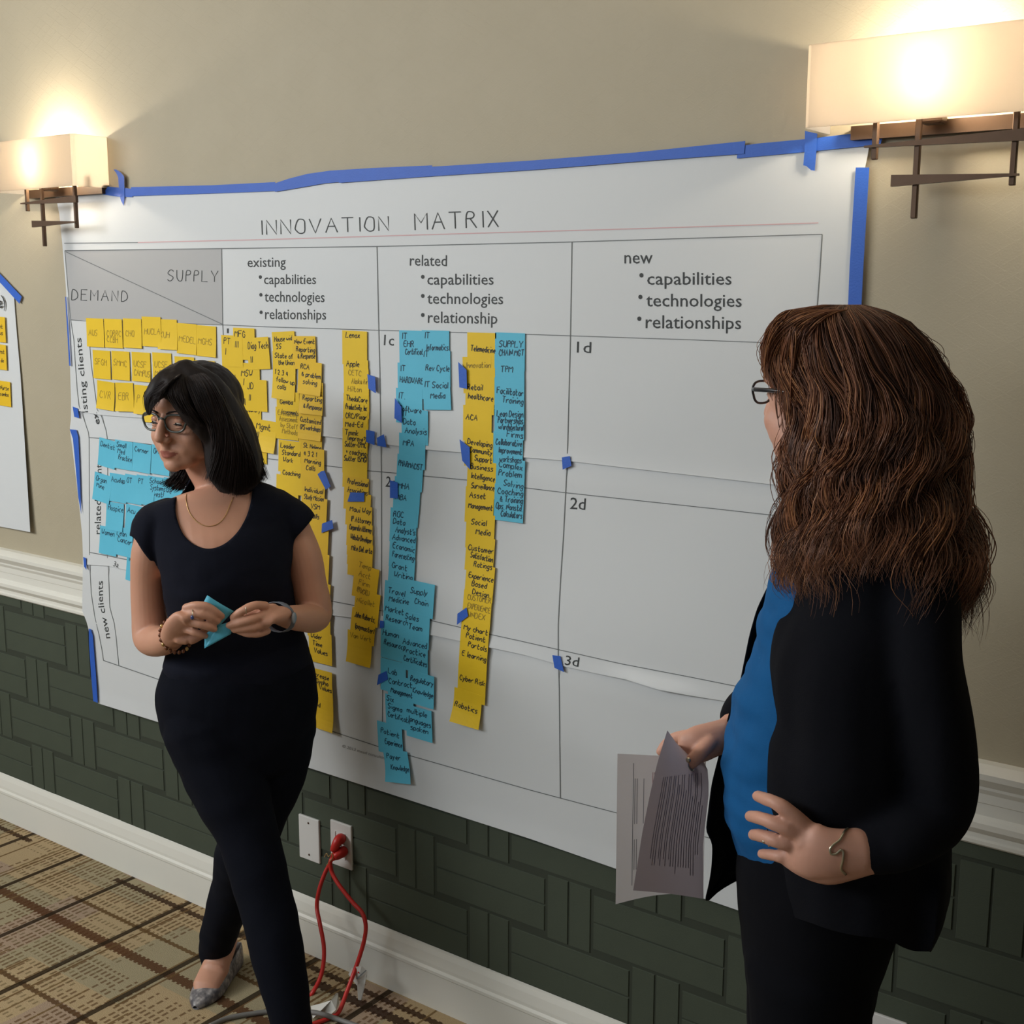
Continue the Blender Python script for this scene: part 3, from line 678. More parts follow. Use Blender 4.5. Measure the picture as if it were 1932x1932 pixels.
for i, (x, y, an, ls) in enumerate([(795.6, 622.8, 0, [('IT', .1, .22), ('Informatics', .16, .56)]), (797.7, 660, 0, [('IT', .02, .2), ('Rev Cycle', .1, .58)]), (796.7, 706.6, -3, [('IT Social', .06, .36), ('Media', .26, .68)]), (771, 1093, 1.5, [('Supply', .1, .38), ('Chain', .28, .66)]),
                                  (762, 1152, 1, [('Sales', .06, .22), ('Team', .2, .5)]), (758, 1200, 0.5, [('Advanced', .04, .22), ('Practice', .06, .46), ('Certificates', .08, .72)]), (770, 1263, 2, [('Regulatory', .1, .32), ('Knowledge', .2, .66)]), (765, 1328, 1, [('multiple', .05, .24), ('languages', .1, .5), ('spoken', .16, .76)])]):
    t_ = ' '.join(q[0] for q in ls)
    note('b', x, y, an, ls, 'blue sticky note reading %s right in the 1c column' % t_, 0.0086+0.0006*i if i < 3 else 0.0158+0.0008*(i-3), G6, th=0.14)
G7 = 'yellow service notes in the long column right of the blue ones'
YC = [(881.5, 627, 0, [('Telemedicine', .12, .5)]), (872.5, 673.5, -2, [('Innovation', .12, .3)]), (879.5, 692, 0, []), (878.5, 710, 1, [('Retail', .06, .36), ('healthcare', .1, .6)]), (874, 763.5, 1, [('ACA', .1, .4)]), (877, 811, 1, [('Developing', .1, .38), ('Community', .18, .6), ('Support', .36, .82)]),
      (882.6, 867, 1.5, [('Business', .1, .24), ('Intelligence', .14, .5), ('Surveillance', .16, .78)]), (879, 917, 0.5, [('Asset', .14, .3), ('Management', .12, .6)]), (880.5, 966, 0, [('Social', .18, .32), ('Media', .36, .58)]), (881, 1008, 1.5, [('Customer', .08, .42), ('Satisfaction', .18, .62), ('Ratings', .32, .86)]),
      (881, 1060, 2, [('Experience', .1, .42), ('Based', .24, .64), ('Design', .28, .86)]), (875.7, 1112, 1.5, [('CUSTOMER', .14, .26), ('EXPERIENCE', .16, .5), ('INDEX', .26, .74)]), (871.5, 1166, 3, [('My chart', .1, .3), ('Patient', .2, .52), ('Portals', .3, .76)]), (868, 1209, 3, [('E learning', .1, .4)]),
      (865, 1252, 3, [('Cyber Risk', .06, .46)]), (857.5, 1296, 4, [('Robotics', .06, .55)])]
for i, (x, y, an, ls) in enumerate(YC):
    t_ = ' '.join(q[0] for q in ls)
    note('y', x, y, an, ls, ('yellow sticky note reading %s in the long yellow column' % t_) if ls else 'blank yellow sticky note between two written ones by the upper tape scrap', 0.0080+0.0006*i, G7, th=0.13, faint=(i in (1, 11)), curl=0.012 if i == 15 else None)
G8 = 'blue service notes in the rightmost note column'
for i, (x, y, an, ls) in enumerate([(934, 627, 0.3, [('SUPPLY', .14, .38), ('CHAIN MGT', .14, .62)]), (933, 668, 0, [('TPM', .2, .48)]), (933, 712, 0, [('Facilitator', .08, .42), ('Training', .26, .66)]), (933, 757, 0, [('Lean Design', .08, .4), ('Partnerships', .12, .58), ('w/architectural', .14, .76), ('Firms', .42, .94)]),
                                  (931, 813, 0.5, [('Collaborative', .08, .36), ('Improvement', .18, .58), ('workshops', .22, .82)]), (935, 863, 1, [('Complex', .12, .24), ('Problem', .12, .48), ('Solving', .3, .74)]), (933.5, 912, 0, [('Coaching', .1, .26), ('& Training', .2, .48), ('Ops, Nonstd,', .06, .68), ('Calculators', .24, .88)])]):
    t_ = ' '.join(q[0] for q in ls)
    note('b', x, y, an, ls, 'blue sticky note reading %s in the rightmost column' % t_, 0.0080+0.0007*i, G8, th=0.14)

# ---------------------------------------------------------------- blue tape
def tape(poly, label, lift=0.008, group=None, hug=False, thick=0.0005):
    pts = [PP(x, y, lift) for x, y in poly] if not hug else [WY(x, y, -lift) for x, y in poly]
    n = len(pts); back = [p+Vector((0, thick, 0)) for p in pts]
    fs = [tuple(range(n)), tuple(range(2*n-1, n-1, -1))]+[(i, n+i, n+(i+1) % n, (i+1) % n) for i in range(n)]
    o = mesh_obj('tape_strip', pts+back, fs, M_TAPE); o['label'] = label; o['category'] = 'tape'
    if group: o['group'] = group
    return o
GT = 'blue tape strips along the poster edges'
tape([(203, 352), (248, 356), (250, 372), (222, 371), (194, 367)], 'short blue tape strip at the poster\'s upper left corner by the lamp', 0.0045, GT)
tape([(214, 319.5), (220, 320), (228, 326), (234, 333), (234.5, 350), (235, 371), (233, 388), (228, 378), (225, 366), (223.5, 345), (223, 335), (219, 326)], 'curled blue tape piece crossing the upper left corner strip', 0.0058, GT)
tape([(247, 353), (400, 349.5), (519, 343.5), (521, 360.5), (400, 365), (249, 370)], 'straight blue tape strip along the left part of the top edge', 0.0048, GT)
tape([(515, 347), (545, 337), (580, 328), (622, 322), (700, 317), (815, 312), (815, 333), (700, 338), (612, 346), (560, 355), (519, 362)], 'wavy blue tape strip rising in the middle of the top edge', 0.0054, GT)
tape([(622, 323), (815, 314.5), (1000, 303), (1200, 287.5), (1406, 266), (1404, 290), (1392, 291), (1200, 305), (1000, 321), (815, 332.5), (640, 345)], 'longest blue tape strip along the top edge above the title', 0.0060, GT)
tape([(1392, 276), (1432, 270.5), (1519, 262.5), (1600, 253), (1669, 247), (1661, 273), (1517, 287), (1432, 295), (1390, 299)], 'blue tape strip at the top edge running under the right lamp', 0.0048, GT)
tape([(1518.7, 247), (1542, 252), (1540, 285), (1537, 322), (1530, 321), (1521, 313), (1515.5, 312), (1518, 285)], 'short upright blue tape piece crossing the top strip below the right lamp', 0.0062, GT)
tape([(1614.5, 316), (1640, 316), (1629, 500), (1624, 600), (1612, 800), (1587, 800), (1599, 600), (1603, 500)], 'upright blue tape strip down the right edge of the poster', 0.0048, GT)
tape([(123, 560), (124.6, 560), (129, 620), (133, 690), (130.5, 690), (126.5, 620)], 'thin blue tape sliver folded round the left poster edge beside the client grid', 0.0068, GT)
tape([(137, 767), (146.5, 771), (149.3, 789), (140, 786.5)], 'small blue tape square on the left poster edge at the first seam', 0.0068, GT)
tape([(131.5, 810), (143.6, 811), (147.5, 824), (150, 879), (152, 940), (153.2, 969), (147.5, 937), (142, 875), (137.5, 828)], 'curved blue tape strip on the left poster edge beside the blue notes', 0.0068, GT)
tape([(157, 1051), (162, 1053), (163, 1075), (158.5, 1069)], 'tiny blue tape scrap on the left poster edge above the rail', 0.0068, GT)
tape([(167.5, 1186), (171, 1187), (175, 1200), (180, 1262), (184.3, 1326), (176, 1323), (172, 1275), (168, 1215)], 'blue tape strip down the lowest part of the left poster edge', 0.0068, GT)
GS = 'blue tape scraps among the note columns'
for poly, lab in [([(693, 706), (707.6, 711), (709, 742), (695, 733.5)], 'upper blue tape scrap at the right side of the single yellow column'),
    ([(690.5, 811), (706.6, 814), (706.6, 840), (691, 834)], 'lower blue tape scrap at the right side of the single yellow column'),
    ([(711, 826), (724, 819.5), (729, 844), (712, 841)], 'blue tape scrap on the column line left of the MPA note'),
    ([(745, 751), (757, 768), (758, 798), (744, 789)], 'slanted blue tape scrap left of the Software note'),
    ([(735.6, 906), (750, 910.5), (750.5, 940.5), (735.6, 939.5)], 'blue tape scrap covering part of the 2c mark'),
    ([(864.5, 683), (880, 698), (881, 733.5), (866.5, 731)], 'pointed blue tape scrap left of the healthcare note'),
    ([(867, 829), (886, 844), (886.7, 886), (872, 869)], 'long slanted blue tape scrap left of the Community Support note'),
    ([(599, 895), (606, 889), (612, 888), (623.5, 918), (614.5, 924)], 'slanted blue tape scrap right of the double yellow column'),
    ([(607.6, 988), (626.4, 981), (629, 997), (606.5, 1005.6)], 'blue tape scrap beside the bare upper arm'),
    ([(661, 929), (687, 930), (687, 946.4), (655.4, 946.4)], 'blue tape rectangle lying across the single yellow column'),
    ([(717, 1171), (724, 1172), (724, 1184), (716, 1186)], 'tiny blue tape scrap at the left side of the Research note'),
    ([(714, 1273), (729, 1266), (732, 1281.5), (711, 1293)], 'blue tape scrap left of the Contract Management note'),
    ([(863, 1158), (880, 1146), (883, 1162.5), (862, 1179)], 'blue tape scrap left of the My chart note'),
    ([(1060, 863), (1075, 860.5), (1078, 879), (1061.5, 886)], 'small blue tape square on the line between cells 1c and 1d'),
    ([(1042, 1236), (1057, 1238), (1064, 1268), (1046, 1260)], 'small blue tape square left of the 3d mark')]:
    tape(poly, lab, 0.0108 if poly[0][0] < 900 else 0.0068, GS)

# ---------------------------------------------------------------- the paper at the far left
def wsurf(x, y, lift=0.0): return WY(x, y, -lift)
lp = empty('paper_chart', (-3.6, -0.01, 1.0)); tag(lp, 'white paper chart with three yellow notes cut by the left edge of the picture', 'poster')
vs, fs = [], []
for j in range(13):
    for i in range(7):
        v, u = j/12, i/6
        xr = interp(v, [(0, 26), (0.05, 27.5), (0.15, 31), (0.35, 39), (0.6, 46), (0.85, 53), (1, 57)])
        y1 = interp(v, [(0, 554), (1, 1004)]); x0_, y0_ = -170, interp(v, [(0, 348), (1, 962)])
        vs.append(wsurf(x0_+(xr-x0_)*u, y0_+(y1-y0_)*u, 0.004+0.012*v*v*u*u))
for j in range(12):
    for i in range(6):
        a = j*7+i; fs.append((a, a+7, a+8, a+1))
mesh_obj('paper_sheet', vs, fs, M_PAPER, lp, True)
text_obj('printed_text', 'e)', -3, 583, 11, 577, 22, M_INK, lp, surf=wsurf, lift=0.008, shear=0.2)
tape([(-60, 452), (0, 517), (41, 560), (36.5, 573), (0, 533), (-60, 470)], 'slanting blue tape strip on the corner of the paper chart at far left', 0.007, None, True)
for i, (x, y, ls) in enumerate([(-18, 596, [('Int', .55, .45), ('us', .6, .7)]), (-16, 648, [('Inst', .5, .35), ('de', .6, .7)]), (-8, 717, [('Nurse', .3, .35), ('combo', .25, .6)])]):
    note('Y', x, y, 2, ls, 'yellow sticky note %s on the paper chart at the far left' % ['at the top', 'in the middle', 'at the bottom'][i], 0.006+0.0004*i, 'yellow notes on the far left chart', surf_off=0.006, th=0.14, size=(0.073, 0.073))

# ---------------------------------------------------------------- outlets and cords
def plate(cx, cz, name, label, blank=True):
    root = empty(name, (cx, -0.002, cz)); tag(root, label, 'wall plate')
    vs, f_ = bevel_box(cx-.0355, -0.0085, cz-.0575, cx+.0355, -0.0015, cz+.0575, 0.0022, 2); mesh_obj('cover_plate', vs, f_, M_PLATE, root)
    for dz in ((-.042, .042) if blank else (0,)):
        bm = bmesh.new(); bmesh.ops.create_cone(bm, cap_ends=True, segments=12, radius1=.0028, radius2=.0028, depth=.0012, matrix=Matrix.Translation((cx, -.0088, cz+dz))@Matrix.Rotation(math.pi/2, 4, 'X'))
        vs = [v.co.copy() for v in bm.verts]; bm.verts.index_update(); f_ = [tuple(v.index for v in q.verts) for q in bm.faces]; bm.free(); mesh_obj('screw', vs, f_, M_BRONZE, root)
    if not blank:
        for dz in (-.0195, .0195):
            vs, f_ = bevel_box(cx-.0165, -0.0100, cz+dz-.0140, cx+.0165, -0.0080, cz+dz+.0140, 0.003, 2); mesh_obj('socket_face', vs, f_, M_PLATE, root)
            b_ = MB()
            for sx in (-.006, .006): b_.box(cx+sx-.001, -.0104, cz+dz-.002, cx+sx+.001, -.0099, cz+dz+.006)
            b_.build('slots', M_INK, root)
    return root
plate(-2.169, 0.310, 'blank_wall_plate', 'blank white wall plate left of the socket with the red cord')
plate(-2.058, 0.3245, 'outlet_plate', 'white power socket plate with two red plugs in it', False)
plate(-0.694, 0.315, 'blank_wall_plate', 'white wall plate low down behind the red haired woman at bottom right', True)
def cord(name, pts, r, m_, label, n=10):
    vs, f_ = tube(catmull(pts, n), r, 10); o = mesh_obj(name, vs, f_, m_, None, True)
    if label: tag(o, label, 'cord')
    return o
# plugs and cords
def plug_cord(label, zc, path, body):
    root = cord('extension_cord', path, 0.0052, M_RED, label)
    vs, f_ = tube(catmull(body, 6), [0.0125, 0.013, 0.0135, 0.0135, 0.013, 0.0125, 0.012, 0.0115, 0.011, 0.0105, 0.0098, 0.0090, 0.0075][:len(catmull(body, 6))], 12)
    mesh_obj('plug', vs, f_, M_RED, root, True); return root
pA = [WY(640, 1592, -.018), WY(633, 1604, -.034), WY(626, 1620, -.040), WY(621, 1632, -.036), WY(612, 1650, -.045), WY(602, 1680, -.06), WY(598, 1712, -.07), WY(604, 1745, -.09), WY(611, 1785, -.10), WY(610, 1820, -.11), WY(602, 1850, -.125), WY(584, 1882, -.15), FZ(565, 1905, .008), FZ(540, 1918, .006)]
pB = [WY(643, 1612, -.018), WY(635, 1618, -.036), WY(624, 1624, -.048), WY(626, 1645, -.05), WY(640, 1670, -.055), WY(665, 1702, -.06), WY(683, 1722, -.065), WY(690, 1745, -.07), WY(688, 1770, -.075), WY(680, 1800, -.085), WY(669, 1832, -.1), WY(655, 1870, -.13), FZ(640, 1908, .012), FZ(625, 1919, .007), FZ(590, 1932, .006), FZ(520, 1950, .006)]
plug_cord('left strand of the red extension cord hanging from the upper plug', 0, pA, [WY(645, 1581, -.012), WY(637, 1588, -.030), WY(628, 1606, -.040)])
plug_cord('right strand of the red extension cord bulging towards the white baseboard', 0, pB, [WY(649, 1605, -.012), WY(641, 1611, -.030), WY(631, 1618, -.044)])
o = cord('grey_cable', [FZ(395, 1936, .006), FZ(430, 1921, .006), FZ(480, 1912, .006), FZ(520, 1908, .007), FZ(580, 1909, .018), FZ(610, 1914, .018), FZ(640, 1924, .006), FZ(700, 1945, .006)], 0.0058, M_GREYC, 'grey cable lying on the carpet in front of the pointed shoe')
tie = catmull([WY(612, 1617, -.05), WY(616, 1610, -.055), WY(620, 1616, -.056), WY(626, 1610, -.056), WY(628, 1618, -.054), WY(620, 1628, -.052), WY(616, 1632, -.05)], 6)
vs, f_ = tube(tie, 0.0012, 6); o = mesh_obj('twist_tie', vs, f_, mat('gold_wire_tie', srgb((176,150,96)), 0.4, 0.1, 60, metal=0.4), None, True); tag(o, 'small gold wire twist tie round the red cord below the socket', 'wire tie')
def paper_tag(outer, label, dots=True):
    n = len(outer); pts = [Vector(p) for p in outer]; c = sum(pts, Vector())/n
    nrm = Vector((0.5, -0.8, 0.3)).normalized()*0.0004
    vs = pts+[p+nrm for p in pts]; f_ = [tuple(range(n)), tuple(range(2*n-1, n-1, -1))]+[(i, n+i, n+(i+1) % n, (i+1) % n) for i in range(n)]
    o = mesh_obj('cord_tag', vs, f_, M_TAG); tag(o, label, 'tag'); return o
t1 = paper_tag([WY(657, 1838, -.098), WY(664, 1826, -.1), WY(682, 1822, -.098), WY(693, 1832, -.09), WY(692, 1842, -.088), WY(684, 1880, -.088), WY(677, 1901, -.09), WY(675, 1878, -.093), WY(674, 1860, -.095), WY(667, 1852, -.097)], 'folded white warning tag hanging on the right red cord strand')
printed_dot = MB(); cdt = WY(676.5, 1834.5, -.0985)
printed_dot.poly([cdt+Vector((0.0022*math.cos(k*.785), -0.001, 0.0026*math.sin(k*.785))) for k in range(8)]).build('red_dot', M_RED, t1)
bl = MB(); bl.poly([WY(x, y, -.0995) for x, y in ((672, 1846), (674, 1848), (692, 1831), (690, 1830))]).build('printed_line', M_LINE, t1)
paper_tag([FZ(586, 1898, .02), WY(606, 1893, -.19), WY(625, 1887, -.18), WY(634, 1873, -.165), WY(638, 1874, -.16), WY(640, 1893, -.165), WY(634, 1905, -.18), FZ(624, 1914, .012), FZ(605, 1912, .010), FZ(590, 1922, .010)], 'curled white paper tag lying on the carpet by the trouser leg')

# ================================================================= people
M_SKIN = mat('warm_skin', srgb((203,150,124)), 0.52, 0.05, 25, 0.06, 500, sss=0.12)
M_SKIN2 = mat('rosy_skin', srgb((206,154,132)), 0.52, 0.05, 25, 0.06, 500, sss=0.12)
M_LIP = mat('lip_skin', srgb((172,104,90)), 0.45, 0.04, 60)
M_NAIL = mat('fingernail', srgb((216,168,150)), 0.3, 0.03)
M_NAVY = mat('navy_jersey', srgb((15,18,31)), 0.92, 0.12, 40, 0.15, 900, spec=0.2)
M_TROUS = mat('dark_navy_trouser_cloth', srgb((11,14,24)), 0.95, 0.12, 30, 0.15, 900, spec=0.15)
M_JACK = mat('black_knit_jacket', srgb((15,16,22)), 0.95, 0.12, 24, 0.2, 700, spec=0.15)
M_PANT2 = mat('black_trouser_cloth', srgb((10,11,17)), 0.95, 0.1, 24, spec=0.15)
M_BLUE = mat('teal_blue_jersey', srgb((12,86,142)), 0.85, 0.08, 30, 0.15, 700, spec=0.25)
M_HAIR1 = [mat('near_black_hair', srgb((27,20,20)), 0.6, 0.2, 80, spec=0.3), mat('dark_brown_hair', srgb((40,29,27)), 0.55, 0.2, 80, spec=0.35)]
M_HAIR2 = [mat('auburn_hair', srgb((132,84,58)), 0.5, 0.2, 60), mat('chestnut_hair', srgb((108,70,50)), 0.5, 0.2, 60), mat('copper_hair', srgb((164,112,74)), 0.48, 0.2, 60), mat('deep_brown_hair', srgb((78,50,38)), 0.6, 0.2, 60)]
M_EYE = mat('eye_white', srgb((214,204,196)), 0.2, 0.02); M_IRIS = mat('dark_iris', srgb((44,34,28)), 0.2, 0.05)
M_FRAME1 = mat('olive_grey_acetate', srgb((62,66,60)), 0.3, 0.15, 60, coat=0.3)
M_FRAME2 = mat('black_acetate', srgb((24,26,34)), 0.3, 0.05, coat=0.3)
M_LENS = mat('spectacle_glass', (1, 1, 1), 0.02, 0.0, trans=1.0); M_LENS.node_tree.nodes['Principled BSDF'].inputs['IOR'].default_value = 1.06
M_GOLD = mat('gold_metal', srgb((206,172,116)), 0.3, 0.05, metal=0.9)
M_SILVER = mat('silver_metal', srgb((190,182,160)), 0.28, 0.05, metal=0.9)
M_GEM = mat('blue_stone', srgb((60,72,120)), 0.15, 0.1)
M_BEAD = mat('amber_brown_bead', srgb((110,62,36)), 0.25, 0.2, 90)
M_STRAP = mat('grey_watch_strap', srgb((92,96,104)), 0.5, 0.05)

class Fig:
    def __init__(s, pxc, d):
        q = ray(pxc, 966); s.n = Vector((q.x, q.y, 0)).normalized(); s.d = d; s.r = Vector((s.n.y, -s.n.x, 0)); s.up = Vector((0, 0, 1))
    def W(s, px, py, v=0.0):
        q = ray(px, py); return CAM + q*((s.d+v)/q.dot(s.n))
    def S(s, P):  # metres per pixel at P
        return (P-CAM).dot(_f)/FPX
    def vof(s, P): return (P-CAM).dot(s.n)-s.d
    def limb(s, pts, seg=20, n=6, shrink=0.0, rbk=1.0, cap=1.0):
        """pts: (px, py, v, half width px[, depth radius m])"""
        P = [s.W(p[0], p[1], p[2]) for p in pts]
        R = []
        for p, q in zip(pts, P):
            ra = p[3]*s.S(q)-shrink; rb = (p[4]-shrink) if len(p) > 4 else ra*rbk
            R.append((max(ra, 0.002), max(rb, 0.002)))
        path = catmull(P, n); rv = catmull([Vector((a, b_, 0)) for a, b_ in R], n)
        run = sum(abs((b_-a).dot(s.n)) for a, b_ in zip(P, P[1:])); tot = sum((b_-a).length for a, b_ in zip(P, P[1:]))
        if run < 0.45*tot: return rounded(path, [(v.y, v.x) for v in rv], s.n, seg, cap)
        return rounded(path, [(v.x, v.y) for v in rv], s.r, seg, cap)
    def rows(s, rows, seg=40, n=5, shrink=0.0, cap=1.0):
        """rows: (py, pxL, pxR, v, depth radius m)"""
        return s.limb([((a[1]+a[2])/2, a[0], a[3], (a[2]-a[1])/2, a[4]) for a in rows], seg, n, shrink, 1.0, cap)
def rounded(path, rads, ref, seg, cap=1.0):
    """tube with rounded ends"""
    r = rads[0]; t = (path[0]-path[1]).normalized(); e = min(r)*cap
    pre = [(path[0]+t*e*math.sin(a), (r[0]*math.cos(a), r[1]*math.cos(a))) for a in (1.35, 0.95, 0.5)]
    r = rads[-1]; t = (path[-1]-path[-2]).normalized(); e = min(r)*cap
    post = [(path[-1]+t*e*math.sin(a), (r[0]*math.cos(a), r[1]*math.cos(a))) for a in (0.5, 0.95, 1.35)]
    return tube([p for p, _ in pre]+list(path)+[p for p, _ in post], [q for _, q in pre]+list(rads)+[q for _, q in post], seg, True, ref)
def ell(c, r, rot=None, seg=20):
    bm = bmesh.new(); bmesh.ops.create_uvsphere(bm, u_segments=seg, v_segments=seg//2+2, radius=1.0)
    bm.verts.index_update(); c = Vector(c)
    vs = []
    for v in bm.verts:
        q = Vector((v.co.x*r[0], v.co.y*r[1], v.co.z*r[2]))
        if rot is not None: q = rot @ q
        vs.append(c+q)
    fs = [tuple(v.index for v in f.verts) for f in bm.faces]; bm.free(); return vs, fs
def fuse(name, parts, m_, voxel, smooth_it=4, parent=None, fac=0.5, mats=None, deform=None):
    b_ = MB()
    for vs, fs in parts: b_.add(vs, fs)
    o = mesh_obj(name+'_tmp', b_.v, b_.f, m_)
    bm = bmesh.new(); bm.from_mesh(o.data); bmesh.ops.recalc_face_normals(bm, faces=bm.faces); bm.to_mesh(o.data); bm.free()
    md = o.modifiers.new('r', 'REMESH'); md.mode = 'VOXEL'; md.voxel_size = voxel; md.adaptivity = 0.0
    if smooth_it:
        ms = o.modifiers.new('s', 'SMOOTH'); ms.iterations = smooth_it; ms.factor = fac
    dg = bpy.context.evaluated_depsgraph_get(); me = bpy.data.meshes.new_from_object(o.evaluated_get(dg), depsgraph=dg)
    bpy.data.objects.remove(o)
    me.name = name; me.materials.clear()
    for mm in (mats or [m_]): me.materials.append(mm)
    if deform is not None:
        co = np.empty(len(me.vertices)*3, 'f'); me.vertices.foreach_get('co', co); co = co.reshape(-1, 3)
        no = np.empty(len(me.vertices)*3, 'f'); me.vertices.foreach_get('normal', no); no = no.reshape(-1, 3)
        co = deform(co, no); me.vertices.foreach_set('co', co.astype('f').ravel())
    me.polygons.foreach_set('use_smooth', [True]*len(me.polygons)); me.update()
    o = bpy.data.objects.new(name, me); COL.objects.link(o)
    if parent: o.parent = parent; o.matrix_parent_inverse = parent.matrix_basis.inverted()
    return o
def folds(amp, seed, sx=9.0, sz=5.0, stretch=1.0):
    """cloth wrinkles along the normal"""
    def f(co, no):
        d = np.array([noise.noise(Vector((c[0]*sx+seed, c[1]*sx, c[2]*sz))) + 0.5*noise.noise(Vector((c[0]*sx*2.3, c[1]*sx*2.3+seed, c[2]*sz*2.6))) for c in co])
        return co + no*(amp*d)[:, None]
    return f
def project(P):
    d = P-CAM; z = d.dot(_f); return 966+FPX*d.dot(_r)/z, 966-FPX*d.dot(_u)/z
def inside(x, y, poly):
    c = False; n = len(poly)
    for i in range(n):
        x1, y1 = poly[i]; x2, y2 = poly[i-1]
        if (y1 > y) != (y2 > y) and x < (x2-x1)*(y-y1)/(y2-y1)+x1: c = not c
    return c
def cut(o, test):
    bm = bmesh.new(); bm.from_mesh(o.data)
    bmesh.ops.delete(bm, geom=[f for f in bm.faces if test(f.calc_center_median(), f.normal)], context='FACES')
    bmesh.ops.delete(bm, geom=[v for v in bm.verts if not v.link_faces], context='VERTS')
    for _ in range(14):
        mv = {}
        for v in bm.verts:
            be = [e for e in v.link_edges if e.is_boundary]
            if len(be) == 2: mv[v] = v.co*0.4+(be[0].other_vert(v).co+be[1].other_vert(v).co)*0.3
        for v, c in mv.items(): v.co = c
    bm.to_mesh(o.data); bm.free()
def hand(F, wrist, palm, fingers, thumb, r0f=0.0100, r0t=0.0114):
    """parts of a hand. wrist: (px,py,v); palm: list of (px,py,v,half width px,half thickness m); fingers: lists of (px,py,v); thumb list"""
    parts = [F.limb(palm, 20, 4)]
    for k, fg in enumerate(fingers+([thumb] if thumb else [])):
        isT = thumb is not None and k == len(fingers)
        P = catmull([F.W(*q[:3]) for q in fg], 5); r0 = r0f if not isT else r0t
        if k == 3 and not isT: r0 = r0f*0.88
        rr = []
        for i in range(len(P)):
            t = i/(len(P)-1); r = r0*(1-0.22*t)
            r *= 1+0.07*math.exp(-((t-0.42)/0.08)**2)+0.05*math.exp(-((t-0.72)/0.07)**2)   # knuckle swell
            rr.append((r, r*0.94))
        parts.append(rounded(P, rr, F.r, 14))
    return parts
def nails(F, tips, body, m_=None):
    pass

def snake_mat():
    m_ = bpy.data.materials.new('grey_mottled_snakeskin'); N = NT(m_); tc = N.n('ShaderNodeTexCoord')
    v = N.n('ShaderNodeTexVoronoi', i_Scale=120.0); N.l(tc.outputs['Object'], v.inputs['Vector'])
    n_ = N.n('ShaderNodeTexNoise', i_Scale=55.0, i_Detail=3.0); N.l(tc.outputs['Object'], n_.inputs['Vector'])
    f = N.math('MULTIPLY', N.math('SUBTRACT', n_.outputs['Fac'], 0.38), 3.6)
    g = N.mix(f, srgb((66,64,70)), srgb((196,190,186)))
    N.l(N.mix(N.math('MULTIPLY', v.outputs['Distance'], 0.9), g, srgb((96,94,100))), N.b.inputs['Base Color'])
    N.b.inputs['Roughness'].default_value = 0.32
    bp = N.n('ShaderNodeBump', i_Strength=0.5, i_Distance=0.001); N.l(v.outputs['Distance'], bp.inputs['Height']); N.l(bp.outputs['Normal'], N.b.inputs['Normal'])
    return m_
def head_parts(H):
    """H: function local (x right, y forward, z up) -> world; rot: 3x3"""
    def E(c, r): 
        vs, fs = ell(c, r, None, 28); return [H(v) for v in vs], fs
    def Tb(pts, rs, seg=12):
        P = catmull([Vector(p) for p in pts], 5); R = catmull([Vector((r[0], r[1], 0)) if isinstance(r, tuple) else Vector((r, r, 0)) for r in rs], 5)
        vs, fs = rounded(P, [(max(.001, q.x), max(.001, q.y)) for q in R], Vector((1, 0, 0)), seg); return [H(v) for v in vs], fs
    P = [E((0, -.012, .028), (.073, .092, .080)), E((0, .034, -.012), (.062, .054, .072)), E((0, .040, -.055), (.054, .046, .045)), E((0, .050, -.080), (.038, .034, .026)),
         E((0, .071, -.090), (.022, .017, .017)), E((0, .062, .033), (.054, .030, .036))]
    for s_ in (-1, 1):
        P += [E((s_*.036, .058, -.034), (.025, .023, .026)), E((s_*.024, .077, .020), (.021, .013, .008)), E((s_*.031, .0680, .002), (.0155, .0150, .0115)),
              E((s_*.0100, .0945, -.0345), (.0085, .0100, .0070)), E((s_*.052, .020, -.062), (.016, .030, .022)), E((s_*.030, .063, -.055), (.016, .018, .018)), E((s_*.038, .040, -.045), (.026, .034, .036)), E((s_*.026, .052, -.076), (.020, .022, .020))]
    P += [Tb([(0, .080, .020), (0, .092, .000), (0, .102, -.018), (0, .1065, -.0285)], [(.008, .008), (.0080, .010), (.0100, .011), (.0115, .0108)]),
          Tb([(0, .094, -.040), (0, .088, -.048), (0, .090, -.055)], [.008, .009, .009]),
          Tb([(-.024, .078, -.0615), (-.012, .0890, -.0610), (0, .0922, -.0605), (.012, .0890, -.0610), (.024, .078, -.0615)], [.0024, .0038, .0042, .0038, .0024]),
          Tb([(-.021, .078, -.0650), (-.011, .0875, -.0690), (0, .0905, -.0700), (.011, .0875, -.0690), (.021, .078, -.0650)], [.0024, .0040, .0050, .0040, .0024]),
          E((0, .070, -.070), (.030, .018, .020))]
    return P
def head_frame(F, px, py, v, theta, pitch=0.0, scale=1.0, roll=0.0):
    c = F.W(px, py, v); fw = (-F.n*math.cos(theta) - F.r*math.sin(theta)); rt = (F.r*math.cos(theta) - F.n*math.sin(theta))
    fw2 = (fw*math.cos(pitch)+Vector((0, 0, 1))*math.sin(pitch)).normalized(); up = fw2.cross(rt).normalized()
    if up.z < 0: up = -up
    rt2 = rt*math.cos(roll)+up*math.sin(roll); up2 = -rt*math.sin(roll)+up*math.cos(roll)
    return lambda q: c + (rt2*q[0] + fw2*q[1] + up2*q[2])*scale
